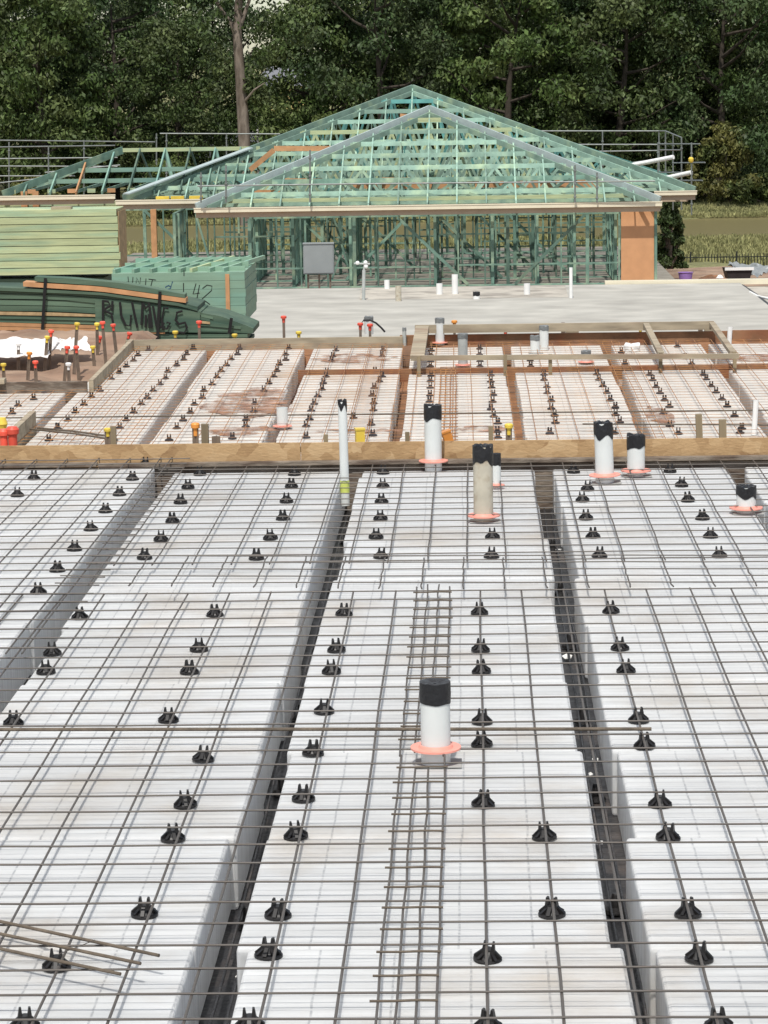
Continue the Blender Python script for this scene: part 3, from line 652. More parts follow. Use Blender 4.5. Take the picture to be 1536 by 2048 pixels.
# formwork round the lower bed
def beam2(name, a, b2, w, h_, mt, parent=None, label=None, cat=None, grp=None, top=True):
    bb = MB(); bb.beam(a, b2, w, h_); o = bb.build(name, mt, parent)
    if parent is None: o.matrix_world = M2; tag(o, label, cat, grp)
    return o
def hp(x, y, h): return at_2(x, y, h)
yb_ = yBack+.14
def X_(px, y=690): return at_2(px, y, 0).x
TF = .16
beam2('form_board', (X_(262), yb_, -.06), (X_(806), yb_, -.06), .045, .36, 'form', label='back form board at the left end behind the white foam blocks', cat='formwork board')
beam2('form_board', (X_(800), yb_+.12, -.05), (X_(1480), yb_+.12, -.05), .05, .34, 'clayboard', label='back form board behind the hanging timber frame', cat='formwork board')
beam2('form_board', (X_(1470), yb_+.02, -.04), (X_(1620), yb_+.02, -.04), .045, .36, 'clayboard', label='red stained back form board at the far right end', cat='formwork board')
# left side board and its return
xs_ = at_2(150, 765, .05).x-.06; ycn = at_2(150, 775, .05).y
a_ = at_2(268, 682, .1); 
beam2('form_board', (a_.x-.02, yb_-.02, -.05), (a_.x-.02, ycn, -.05), .05, .36, 'form', label='side form board running back from the corner block beside the soil bank', cat='formwork board')
beam2('form_board', (a_.x-.06, ycn-.02, -.05), (a_.x-1.2, ycn-.02, -.05), .05, .34, 'grime', label='short return form board by the corner next to the soil bank', cat='formwork board')
beam2('form_board', (a_.x-.95, ycn-.05, .14), (a_.x-4.2, ycn-.1, .14), .16, .05, 'form', label='flat grey plank lying on the left return board', cat='plank')
beam2('form_board', (a_.x-1.2, ycn+.03, -.06), (a_.x-4.2, ycn+.0, -.06), .05, .34, 'mud', label='mud covered form board under the flat grey plank', cat='formwork board')
lx = at_2(50, 855, .1)
beam2('form_board', (lx.x+.0, lx.y+.5, .02), (lx.x-.0, lx.y-1.6, .02), .06, .34, 'form', label='short grey form board at the left edge beside red caps', cat='formwork board')
beam2('setdown_board', (X_(600, 740), yRibF+.06, -.03), (X_(1700, 740), yRibF+.10, -.03), .05, .15, 'clayboard', label='long clay red board crossing the lower bed', cat='formwork board')
# clay mud heaped along the back
b = MB()
for i in range(90):
    x = X_(262)+i*.13
    for j, (dy, dz) in enumerate(((-.10, -.2), (-.04, -.04), (.05, .03), (.12, -.1))):
        b.v.append(Vector((x, yb_-.05+dy+.03*noise.noise(Vector((i*.6, j, 0))), dz-.03+.035*noise.noise(Vector((i*.5, j, 3))))))
for i in range(89):
    for j in range(3): a = i*4+j; b.f.append((a, a+4, a+5, a+1)); b.mi.append(0)
o = b.build('clay_ridge', 'mud', smooth=True); o.matrix_world = M2; tag(o, 'ridge of red clay heaped along the back form board', 'clay', kind='stuff')
# hanging timber frame
e = empty('hanging_frame', mw_=M2); tag(e, 'grey timber frame of thin battens hanging over the back of the lower bed', 'timber frame')
FH = .20
fa = at_2(822, 716, FH); fb = at_2(1478, 712, FH); ba = Vector((fa.x, yb_+.06, FH)); bb_ = Vector((fb.x, yb_+.06, FH))
def fbm(nm, a, b2, w=.045, h_=.09, mt='form'): bq = MB(); bq.beam(a, b2, w, h_); bq.build(nm, mt, e)
fbm('front_batten', fa, fb, .04, .055); fbm('back_batten', ba+Vector((0,0,-.0)), bb_, .05, .10)
for px in (835, 1324, 1470):
    x = at_2(px, 712, FH).x; fbm('cross_batten', (x, fa.y+.028, FH+.002), (x+.02, yb_+.032, FH+.02), .07 if px > 900 else .16, .045)
for px in (838, 1010, 1100, 1322, 1472):
    x = at_2(px, 712, FH).x; fbm('leg', (x, fa.y-.055, FH+.03), (x, fa.y-.055, -.02), .04, .045, 'peg')
# pipes of the lower bed
def pipe2(px, yb, yt, r, label, **kw):
    p = at_2(px, yb, 0); d = (M2 @ p); q = at_y(px, yt, d.y); h = (M2i @ q).z
    return pipe(p, max(h, .05), r, label, mw0=M2, **kw)
G2 = 'pipes of the lower bed'
pipe2(565, 858, 815, .055, 'short white pipe with pink collar behind the board at left', cap=None, flz=.03, grp=G2)
pipe2(880, 690, 637, .055, 'white pipe with grey top and pink collar at the back of the lower bed', capmt='greytape', caph=.05, flz=.03, ragged=.02, collar=False, grp=G2)
pipe2(926, 733, 668, .055, 'pale grey pipe beside a hanging frame batten', mt='pvcgrey', capmt='greytape', caph=.05, flz=.02, ragged=.02, collar=False, grp=G2)
pipe2(1088, 700, 652, .055, 'taller pipe of two white pipes at the back of the lower bed', capmt='greytape', caph=.05, ragged=.02, collar=False, grp=G2)
pipe2(1070, 706, 672, .055, 'shorter pipe of two white pipes at the back of the lower bed', capmt='greytape', caph=.05, ragged=.02, grp=G2)
pipe2(1172, 727, 702, .055, 'stub of pipe with pink collar behind the clay red board', capmt='greytape', caph=.04, flz=.02, ragged=.02, grp=G2)
pipe2(1264, 702, 690, .09, 'pile of white plastic wrapping over a pipe stub', mt='white', capmt='white', caph=.04, ragged=.05, collar=False, grp=G2)
pipe2(809, 692, 657, .024, 'thin pale conduit left of the hanging frame', mt='pvcgrey', capmt='greytape', caph=.03, collar=False, grp=G2)
pipe2(1457, 704, 654, .028, 'white conduit strapped to the right end of the hanging frame', mt='white', cap=None, collar=False, lean=(.06, 0), grp=G2)
pipe2(1508, 870, 800, .026, 'thin white conduit standing at the right edge behind the board', mt='white', cap=None, collar=False, lean=(.05, 0), grp=G2)

# pegs, pickets and coloured caps
def capmesh(r, h_): 
    b = MB(); b.lathe([(r*.55, -h_), (r*.6, -h_*.35), (r, -h_*.3), (r*1.05, 0), (r*.8, h_*.12), (r*.2, h_*.16)], 12); return b
def picket(px, yb, yt, col, label, mt='picket', w=.03, lean=0, cr=.045, mw0=M2, at=None, cap_h=.075, hz=0):
    if mw0 is M2:
        p = at_2(px, yb, hz); q = at_y(px, yt, (M2 @ p).y); h = (M2i @ q).z-hz
        m_ = M2 @ Matrix.Translation(p)
    else:
        p = at; h = at_y(px, yt, p.y).z-p.z; m_ = Matrix.Translation(p)
    e = empty('marker_peg', mw_=m_ @ Matrix.Rotation(lean, 4, 'Y')); tag(e, label, 'peg', 'pegs and star pickets round the form boards')
    b = MB()
    if mt == 'picket':
        for k in range(3):
            a = R(90+120*k); b.beam((math.cos(a)*w*.5, math.sin(a)*w*.5, -.15), (math.cos(a)*w*.5, math.sin(a)*w*.5, h), .006, w, (math.cos(a), math.sin(a), 0))
    else:
        b.box((-w/2, -w/2, -.15), (w/2, w/2, h))
    b.build('post', mt, e)
    if col: capm = capmesh(cr, cap_h); o = capm.build('cap', col, e, True); o.location = (0, 0, h-.005)
    return e
PK = [(8,756,727,'yellow','yellow capped picket at the far left in front of the plank',0),(37,722,686,'white','pale capped picket before the white tarp',.05),
 (56,755,704,'orangecap','orange capped star picket leaning by the plank',.1),(72,755,722,'red','low red capped picket beside the orange capped one',0),
 (91,722,672,'yellow','yellow capped picket in front of the white tarp',.12),(99,720,660,'red','tall red capped picket among the tarp folds',.1),
 (130,752,692,'red','red capped picket leaning behind the plank end',.12),(157,745,692,'red','red capped picket right of the leaning one',-.05),
 (138,757,726,'white','short picket with a pale faded cap',0),(149,735,645,'yellow','tall yellow capped picket over the tarp edge',.1),
 (188,722,692,'yellow','small yellow capped picket beside the tarp corner',-.05),(195,700,646,'yellow','yellow capped picket before the dark green stack',.02),
 (198,690,672,'red','red cap low against the tarp corner',.2),(211,715,643,'red','left picket of two tall red capped pickets near the side board',-.05),
 (232,700,648,'red','right picket of two tall red capped pickets near the side board',-.08),(253,690,664,'red','red cap knocked flat behind the side board corner',.3)]
for px, yb, yt, col, lb, ln in PK:
    lay = at_2(px, yb, .0)
    picket(px, yb, yt, col, lb, lean=ln, w=.022, cr=.034, hz=-.05)
hy = yb_+.3
for px, yt, col, lb in ((358,662,'yellow','yellow cap behind the left back board'),(405,642,'red','red capped picket in front of the stack of green trusses'),(474,668,'yellow','low yellow cap near the corner of the pale green pack'),
    (571,632,'red','red capped picket in front of the concrete slab corner'),(600,663,'yellow','small yellow cap on the back form board'),(909,641,'orangecap','orange capped picket between two back pipes'),
    (1011,656,'red','low red cap on the back board'),(1283,650,'yellow','yellow capped picket on the back board at right'),(722,646,'red','red capped picket beside the black hose'),(741,648,'red','red capped picket under the black hose')):
    x = at_2(px, 668, .1).x; p = Vector((x, hy, -.1)); q = at_y(px, yt, (M2 @ p).y); h = (M2i @ q).z+.1
    e = empty('marker_peg', mw_=M2 @ Matrix.Translation(p)); tag(e, lb, 'peg', 'pegs and star pickets round the form boards')
    b = MB(); b.box((-.016, -.016, -.15), (.016, .016, h)); b.build('post', 'picket', e)
    o = capmesh(.036, .075).build('cap', col, e, True); o.location = (0, 0, h-.005)
for px, yt, w_, lb in ((1127,645,.05,'dark upright peg behind the back board'),(1145,655,.16,'stub of square timber on the back board'),(1405,643,.05,'tall dark peg leaning on a timber wedge'),(1425,652,.14,'timber wedge leaning on the back board peg'),(855,652,.03,'small hooked dark peg by the frame end')):
    x = at_2(px, 668, .1).x; p = Vector((x, hy, -.1)); q = at_y(px, yt, (M2 @ p).y); h = (M2i @ q).z+.1
    b = MB(); b.box((-w_/2, -.04, -.1), (w_/2, .04, h-.01)); b.box((-w_/2+.004, -.036, h-.01), (w_/2-.004, .036, h)); o = b.build('wooden_peg', 'form' if w_ > .1 else 'picket'); o.matrix_world = M2 @ Matrix.Translation(p); tag(o, lb, 'peg')
# black hose
pts = []
for (x, y) in ((722,662),(721,648),(728,640),(740,640),(752,646),(763,656),(770,664)):
    p = M2 @ Vector((0, hy+.1, 0)); pts.append(at_y(x, y, p.y))
rodobj('black_hose', pts, .012, 'black', 'black hose looping up behind the back form board', 'hose')
p0 = M2 @ Vector((0, hy+.45, 0)); p = at_y(738, 668, p0.y); h = at_y(738, 634, p0.y).z-p.z
pipe(p, h, .055, 'white pipe with grey top behind the black hose', capmt='greytape', caph=.05, ragged=.02, collar=False)

# pegs right behind the near board
def nearpeg(px, yt, w, mt, label, col=None, cr=.03, caph=.06, d=.0, lean=0):
    Y = 16.89+d; p = at_y(px, 900, Y); p.z = -.1
    picket(px, 0, yt, col, label, mt=mt, w=w, mw0=None, at=p, cr=cr, cap_h=caph, lean=lean)
nearpeg(411, 848, .045, 'peg', 'greenish wooden peg beside the orange capped peg on the board')
nearpeg(392, 847, .022, 'picket', 'orange capped peg behind the board at left', 'orangecap', .028, .075)
nearpeg(433, 872, .03, 'picket', 'dark stub peg right of the orange capped peg')
nearpeg(217, 856, .022, 'picket', 'yellow capped peg at the end of the bent rods', 'yellow', .026, .05)
nearpeg(228, 853, .035, 'peg', 'thin wooden peg beside the yellow capped peg')
nearpeg(652, 869, .028, 'peg', 'thin wooden peg left of the tall conduit')
nearpeg(815, 864, .028, 'peg', 'slim wooden peg left of the wrapped pipe')
nearpeg(982, 852, .03, 'peg', 'wooden peg left of the yellow capped peg')
nearpeg(1018, 848, .022, 'picket', 'yellow capped peg behind the dusty beige pipe', 'yellow', .027, .065)
nearpeg(1402, 828, .04, 'peg', 'left wooden peg of the tall pair behind the board at right', lean=-.04)
nearpeg(1447, 839, .045, 'peg', 'right wooden peg of the tall pair behind the board at right', lean=-.02)
for px, yt, mt, lb, rz in ((720, 856, 'yellow', 'yellow square block standing on the board edge', 0), (898, 860, 'orangecap', 'orange cap tipped over on the board edge', .3)):
    p = at_y(px, 884, 16.88); h = at_y(px, yt, 16.88).z-p.z
    b = MB(); b.box((-.028, -.028, -.02), (.028, .028, h-.012)); b.box((-.032, -.032, h-.012), (.032, .032, h)); o = b.build('marker_block', mt); o.location = p; o.rotation_euler = (0, -rz, .2); tag(o, lb, 'cap')
for px, w_, yt, lb in ((8, .036, 858, 'left one of two large red caps at the left end of the board'), (26, .042, 853, 'right one of two large red caps at the left end of the board')):
    p = at_y(px, 889, 16.95); h = at_y(px, yt, 16.95).z-p.z
    b = MB(); b.lathe([(w_*.7, -.02), (w_*.72, h*.55), (w_, h*.6), (w_*1.05, h*.85), (w_*.7, h)], 14); o = b.build('red_cap', 'red', smooth=True); o.location = p; tag(o, lb, 'cap', 'large red caps at the left end')
e = empty('marker_peg', at_y(4, 848, 20)); tag(e, 'yellow capped peg at the very left edge above the red caps', 'peg')
b = MB(); b.lathe([(.03, -.12), (.035, -.02), (.045, 0), (.03, .05)], 12); b.build('cap', 'yellow', e, True)
b = MB(); b.box((-.012,-.012,-1.6), (.012,.012,-.1)); b.build('post', 'picket', e)

# soil bank and tarp at the left of the lower bed
b = MB(); NX, NY = 60, 60; x1_ = a_.x-.06
for i in range(NX+1):
    for j in range(NY+1):
        x = x1_-i*.14; y = ycn+.03+j*(yb_+3.2-ycn)/NY
        z = -.12+.10*noise.noise(Vector((x*1.3, y*.8, 0)))+.05*noise.noise(Vector((x*4, y*3, 1)))+(-.0 if i else -.1)
        b.v.append(Vector((x, y, z)))
for i in range(NX):
    for j in range(NY): a = i*(NY+1)+j; b.f.append((a, a+1, a+NY+2, a+NY+1)); b.mi.append(0)
o = b.build('soil_bank', 'soil', smooth=True); o.matrix_world = M2; tag(o, kind='structure')
def sheet_cloth(name, c0, c1, c2, c3, mt, label, cat, amp=.05, n=26, mw0=M2, seed=0):
    b = MB()
    for i in range(n+1):
        for j in range(n+1):
            u = i/n; v = j/n; p = (Vector(c0)*(1-u)+Vector(c1)*u)*(1-v)+(Vector(c3)*(1-u)+Vector(c2)*u)*v
            nn = noise.noise(Vector((u*5+seed, v*5, seed))); p = p+Vector((nn*amp*.6, nn*amp, abs(nn)*amp*1.6+.02*noise.noise(Vector((u*14, v*14, 0)))))
            b.v.append(p)
    for i in range(n):
        for j in range(n): a = i*(n+1)+j; b.f.append((a, a+n+1, a+n+2, a+1)); b.mi.append(0)
    o = b.build(name, mt, smooth=True); o.matrix_world = mw0; 
    md = o.modifiers.new('thick', 'SOLIDIFY'); md.thickness = .004
    return tag(o, label, cat)
sheet_cloth('tarp', at_2(-60, 716, .0), at_2(95, 716, .0), at_2(120, 680, .12), at_2(-60, 678, .12), 'tarp', 'crumpled white tarp lying on soil in front of the dark green stack', 'tarp', .045)
sheet_cloth('tarp', at_2(104, 703, .02), at_2(190, 703, .02), at_2(170, 682, .1), at_2(104, 680, .1), 'tarp', 'smaller piece of white tarp trailing right between the pickets', 'tarp', .05, seed=4)

# ------------------------------------------------------------------ stacks of green timber
def stack_boards(e, x0, x1, Y0, Y1, z0, z1, nr, nd, mt, endmt, jit=.03, gap=.013, partn='board'):
    hh = (z1-z0)/nr; dd = (Y1-Y0)/nd
    for r_ in range(nr):
        for d_ in range(nd):
            if 0 < d_ < nd-1 and r_ < nr-1: 
                continue
            xa = x0+random.uniform(-jit, jit); xb = x1+random.uniform(-jit, jit); za = z0+r_*hh; ya = Y0+d_*dd+random.uniform(-.006, .006)
            if d_ == nd-1: xb -= random.uniform(0, jit)
            b = MB(); b.add([(xa,ya,za+gap),(xb,ya,za+gap),(xb,ya+dd-gap,za+gap),(xa,ya+dd-gap,za+gap),(xa,ya,za+hh),(xb,ya,za+hh),(xb,ya+dd-gap,za+hh),(xa,ya+dd-gap,za+hh)],
                [(0,3,2,1),(4,5,6,7),(0,1,5,4),(2,3,7,6),(3,0,4,7)]); b.add([(xb+.0015,ya,za+gap),(xb+.0015,ya+dd-gap,za+gap),(xb+.0015,ya+dd-gap,za+hh),(xb+.0015,ya,za+hh)], [(0,1,2,3)], 1)
            b.build(partn, [mt, endmt], e)
    b = MB(); b.box((x0+.1, Y0+dd*.5, z0+.01), (x1-.1, Y1-dd*.5, z1-hh)); b.build('core', mt, e)
# pale pack (upper left)
YP = 50; a = at_y(-60, 553, YP); c = at_y(235, 418, YP)
e = empty('timber_pack'); tag(e, 'tall pack of pale green boards at the left edge, its end grain showing at right', 'timber pack')
stack_boards(e, a.x, c.x, YP, YP+1.15, a.z, c.z, 9, 5, 'palegreen', 'endgrain', .03)
b = MB(); b.box((c.x-.001, YP+.02, a.z+.01), (c.x+.012, YP+1.1, c.z-.05)); b.build('end_face', 'endgrain', e)  # sheet of end-grain colour over the right ends of the boards
b = MB(); b.box((at_y(100,417,YP).x, YP+.1, c.z+.002), (at_y(140,417,YP).x, YP+.35, c.z+.05)); tag(b.build('offcut', 'form'), 'short timber offcut lying on top of the pale green pack', 'offcut')
# bearer pile carrying it, standing on the ground behind the dark stack
e = empty('timber_pack'); tag(e, 'hidden dark green pack carrying the pale green pack', 'timber pack')
for k in range(5):
    b = MB(); b.box((a.x, YP+.05+k*.01, -2.05+k*.155), (c.x-.1-.05*k, YP+1.1, -2.05+(k+1)*.155-.01)); b.build('board', 'darkgreen', e)
# framed pack with writing
YQ = 47; q0 = at_y(245, 648, YQ); q1 = at_y(492, 545, YQ); qt = at_y(492, 530, YQ)
e = empty('frame_pack'); tag(e, 'pack of blue green wall frames with handwriting and a brown batten, beside the concrete slab', 'timber pack')
ztop = at_y(400, 545, YQ).z
nr = 6; hh = (ztop-q0.z)/nr
xr_ = at_y(491, 600, YQ).x; xl_ = at_y(225, 600, YQ).x
for r_ in range(nr):
    b = MB(); b.box((xl_, YQ, q0.z+r_*hh+.005), (xr_+random.uniform(-.01, .01), YQ+2.5, q0.z+(r_+1)*hh)); b.build('wall_frame', 'packgreen', e)
for k in range(3):                                   # loose plates and studs stepping up at the back
    b = MB(); yy = YQ+.35+k*.75; zt = ztop+.03+.03*k
    b.beam((xl_+.1*k, yy, zt), (xr_-.02, yy, zt), .045, .10); b.build('top_plate', 'packgreen', e)
for k, px in enumerate((262, 300, 335, 372, 392, 415, 450, 478)):
    x = at_y(px, 535, YQ+.5).x; b = MB(); b.beam((x-.25, YQ+.05, ztop+.035), (x+.3, YQ+2.45, ztop+.09), .05, .07); b.build('stud', 'palegreen' if k == 5 else 'packgreen', e)
b = MB(); b.box((at_y(452,600,YQ).x, YQ-.045, at_y(452,635,YQ).z), (at_y(460,600,YQ).x, YQ-.003, at_y(452,548,YQ).z)); b.build('spacer_batten', 'orange', e)
b = MB(); b.box((xr_-.25, YQ-.04, q0.z-.02), (xr_-.12, YQ+2.4, q0.z+.10)); b.build('bearer', 'orange', e)
def writing(name, strokes, Y, r, mt, parent, n=5):
    b = MB()
    for st in strokes:
        b.tube([at_y(x, y, Y) for x, y in st], r, n)
    for v in b.v: v.y = Y+(v.y-Y)*.15
    return b.build(name, mt, parent)
U = [[(256,553),(257,565),(261,568),(265,566),(266,554)], [(272,569),(273,555),(280,569),(281,555)], [(292,557),(291,570)], [(297,558),(312,560)], [(305,559),(301,575)]]
writing('handwriting', U, YQ-.004, .007, 'ink', e)
writing('handwriting', [[(345,563),(341,577),(333,579),(331,574),(337,571),(341,573)]], YQ-.004, .009, 'inkb', e)
writing('handwriting', [[(368,540),(368,552)], [(367,566),(367,588)], [(392,567),(386,588),(399,586)], [(399,570),(393,602)], [(405,577),(414,570),(424,572),(423,581),(404,598),(412,603),(420,609)]], YQ-.004, .008, 'ink', e)
# dark curved stack of roof trusses in front
YT = 43.5
def prof(x, pts):
    for (a_x, a_y), (b_x, b_y) in zip(pts, pts[1:]):
        if x <= b_x: t = max(0, (x-a_x)/(b_x-a_x)); return a_y+(b_y-a_y)*t
    return pts[-1][1]
e = empty('truss_stack'); tag(e, 'long sagging stack of dark green trusses with black spray lettering and orange layers', 'timber stack')
layers = [ # (top profile, bottom profile, x0, x1, material, dy)
 ([(-60,577),(0,577),(120,580),(250,588),(390,610),(500,650)], [(-60,597),(120,600),(390,628),(500,655)], -60, 405, 'darkgreen', .0),
 ([(-60,598),(120,601),(250,607),(400,628),(500,652)], [(-60,622),(120,624),(400,640),(500,658)], -60, 440, 'darkgreen', .01),
 ([(-60,622),(120,625),(400,640),(520,660)], [(-60,629),(200,634),(400,646),(520,662)], -60, 420, 'endgrain', -.01),
 ([(-60,629),(200,635),(400,640),(520,660)], [(-60,644),(200,650),(400,664),(520,664)], -60, 500, 'darkgreen', .015),
 ([(-60,643),(200,651),(330,660),(520,665)], [(-60,660),(200,664),(330,668),(520,668)], -60, 330, 'orange', -.01),
 ([(-60,660),(200,665),(400,668),(520,668)], [(-60,690),(520,690)], -60, 500, 'darkgreen', .01),
 ([(190,600),(250,606),(380,620),(500,655)], [(190,668),(500,668)], 190, 400, 'darkgreen', -.025),
 ([(47,563),(200,572),(372,596)], [(47,573),(200,583),(372,606)], 47, 372, 'orange', -.05),
 ([(70,553),(140,556),(250,566),(370,588)], [(70,563),(200,572),(370,596)], 70, 370, 'darkgreen', -.045),
 ([(-60,572),(47,576),(200,584),(372,607),(395,618)], [(-60,579),(200,590),(372,614),(395,622)], -60, 395, 'darkgreen', -.04),
 ([(380,622),(440,632),(495,652),(508,658)], [(380,668),(508,668)], 380, 506, 'darkgreen', .03),
]
L2_ = []
for (tp, bt, xa, xb, mt, dy) in layers:
    th_ = prof((xa+xb)/2, bt)-prof((xa+xb)/2, tp); ns = 1 if th_ < 14 or dy == -.025 or xa == 380 else max(2, int(th_/8))
    for q_ in range(ns):
        X = [xa+(xb-xa)*i_/12 for i_ in range(13)]
        f_ = lambda x, t_: prof(x, tp)*(1-t_)+prof(x, bt)*t_
        L2_.append(([(x, f_(x, q_/ns)) for x in X], [(x, f_(x, (q_+.93)/ns)) for x in X], xa, xb-(random.uniform(0, 22) if ns > 1 and mt == 'darkgreen' else 0), mt, dy+random.uniform(-.012, .012) if ns > 1 else dy))
for (tp, bt, xa, xb, mt, dy) in L2_:
    b = MB(); n = 24; Y0 = YT+dy; 
    for i in range(n+1):
        x = xa+(xb-xa)*i/n; zt = at_y(x, prof(x, tp), YT); zb = at_y(x, prof(x, bt), YT)
        z_t = zt.z-.003; z_b = min(zb.z, zt.z-.012); dp = 1.3 if dy > -.03 else .35
        for (yy, zz) in ((Y0, z_b), (Y0, z_t), (Y0+dp, z_t), (Y0+dp, z_b)): b.v.append(Vector((zt.x, yy, zz)))
    for i in range(n):
        for k in range(4): a = i*4; b.f.append((a+k, a+4+k, a+4+(k+1) % 4, a+(k+1) % 4)); b.mi.append(0)
    b.f.append((0,1,2,3)); b.f.append((n*4+3, n*4+2, n*4+1, n*4)); b.mi += [0, 0]
    b.build('truss_layer', mt, e)
for (xa, ya, xb, yb) in ((91,556,83,690),(320,583,314,690),(463,636,458,668)):
    b = MB(); p = at_y(xa, ya, YT-.07); q = at_y(xb, yb, YT-.07); b.beam(p, q, .05, .01, (0,1,0)); b.build('strap', 'ink', e)
YW = YT-.062
BUN = [[(206,600),(206,646)],[(206,602),(216,603),(221,611),(207,620)],[(207,620),(223,628),(226,645)],[(225,602),(224,622)],
 [(240,604),(242,630),(251,650),(260,652),(262,630)],[(264,604),(269,628),(275,655)],
 [(283,650),(285,606),(298,606),(304,655)],[(285,606),(292,616),(300,608)],[(292,630),(291,655)],[(298,628),(299,656)],
 [(306,612),(313,652)],[(313,652),(322,655),(328,645)],
 [(337,617),(328,616),(323,640),(327,658),(335,657),(340,646),(333,645)],
 [(365,622),(354,625),(351,640),(358,648),(370,645),(374,655),(369,666),(352,664)]]
writing('spray_lettering', BUN, YW, .021, 'ink', e)

# ------------------------------------------------------------------ concrete slab of the third lot
ZS = at_y(1000, 572, 75).z
pA = at_z(518, 573, ZS); pB = at_z(1488, 572, ZS); pC = at_z(1560, 625, ZS); 
yN = at_z(900, 667, ZS).y-1.5
b = MB(); b.box((pA.x, yN, ZS-.35), (pB.x+.0, 75, ZS)); o = b.build('concrete_slab', 'concrete'); tag(o, 'smooth pale grey finished concrete slab in front of the timber framed house', 'concrete slab')
# set-down with rougher light concrete
s0 = at_z(725, 600, ZS); s1 = at_z(1140, 602, ZS); s2_ = at_z(725, 578, ZS)
b = MB(); b.add([(s0.x, s0.y, ZS+.004), (s1.x, s0.y, ZS+.004), (s1.x+.05, 74.9, ZS+.004), (s2_.x+.1, 74.9, ZS+.004)], [(0,1,2,3)])
b.beam((s0.x-.04, s0.y, ZS+.02), (s2_.x, 74.8, ZS+.02), .06, .05)
tag(b.build('setdown_patch', 'concrete2'), 'lighter rough patch of concrete where white pipe stubs stand', 'concrete patch')
b = MB(); b.box((pB.x+.15, 58, ZS-.6), (pB.x+14, 75.2, ZS-.12)); tag(b.build('side_path', 'concrete2'), kind='structure')
wp = at_z(1215, 571, ZS+.08); b = MB(); b.box((wp.x, 75.05, ZS-.05), (wp.x+9, 75.35, ZS+.09)); tag(b.build('white_beam', 'cream'), 'long cream fascia length lying at the back edge of the slab', 'fascia')
rodobj('edge_hose', [at_z(1485, 573, ZS-.05), at_z(1510, 590, ZS-.05), at_z(1545, 618, ZS-.05)], .06, 'black', 'dark strip along the right edge of the concrete slab', 'edge strip')
rodobj('loose_cable', [at_z(1500, 584, ZS), at_z(1515, 592, ZS), at_z(1540, 598, ZS)], .03, 'white', 'white offcut on the path beside the slab', 'offcut')
def spipe(px, yb, yt, r, lb, mt='white', **kw):
    p = at_z(px, yb, ZS); h = at_y(px, yt, p.y).z-ZS
    return pipe(p, h, r, lb, mt=mt, collar=False, grp='pipe stubs on the concrete slab', **kw)
spipe(727, 600, 540, .045, 'thin tall pipe at the left corner of the rough concrete patch', mt='pvcgrey', cap=None, lean=(.03, 0))
spipe(774, 578, 560, .075, 'short stub behind the corner pipe on the slab', cap=None)
spipe(797, 602, 572, .08, 'beige stub standing at the front edge of the rough patch', mt='pvcold', cap=None)
spipe(879, 589, 567, .085, 'short wide white stub left of the tallest stub', cap=None)
spipe(910, 588, 549, .085, 'tallest white pipe stub on the slab', cap=None)
spipe(953, 598, 584, .09, 'low white stub with black top on the slab', capmt='tape', caph=.1)
spipe(1054, 589, 567, .085, 'white stub with slanted top on the slab', cap=None)
spipe(1142, 596, 535, .045, 'slim bright white pipe at the right corner of the rough patch', cap=None)
# grey meter box on posts
YB = 75.6; a = at_y(607, 549, YB); c = at_y(667, 488, YB)
e = empty('meter_box'); tag(e, 'grey metal meter box on legs in front of the green frames', 'meter box')
bm = bmesh.new(); bmesh.ops.create_cube(bm, size=1)
for v in bm.verts: v.co = Vector((a.x if v.co.x < 0 else c.x, YB if v.co.y < 0 else YB+.35, a.z if v.co.z < 0 else c.z))
bmesh.ops.bevel(bm, geom=list(bm.edges), offset=.02, segments=2, affect='EDGES'); me = bpy.data.meshes.new('cabinet'); bm.to_mesh(me); bm.free(); me.materials.append(M['greybox']); link('cabinet', me, e)
b = MB(); b.box((a.x+.03, YB-.012, a.z+.04), (c.x-.03, YB-.002, c.z-.04)); b.build('door', 'greybox', e)
b = MB(); b.box((a.x-.01, YB-.02, c.z+.001), (c.x+.01, YB+.37, c.z+.03)); b.build('lid', 'greybox', e)
for x in (a.x+.12, (a.x+c.x)/2, c.x-.12): b = MB(); b.box((x-.025, YB+.15, ZS-.5), (x+.025, YB+.2, a.z)); b.build('leg', 'picket', e)
# tap and valve
e = empty('water_tap'); tag(e, 'white taps and fittings on top of the corner pipe', 'tap')
for px, py in ((715, 526), (731, 525), (732, 533)):
    bm = bmesh.new(); bmesh.ops.create_icosphere(bm, subdivisions=2, radius=.06); me = bpy.data.meshes.new('valve'); bm.to_mesh(me); bm.free(); me.materials.append(M['white']); link('valve', me, e, at_y(px, py, 74))
b = MB(); b.tube([at_y(708,527,74), at_y(740,528,74)], .025, 8); b.tube([at_y(730,527,74), at_y(727,545,74)], .03, 8); b.build('fitting', 'pvcgrey', e, True)

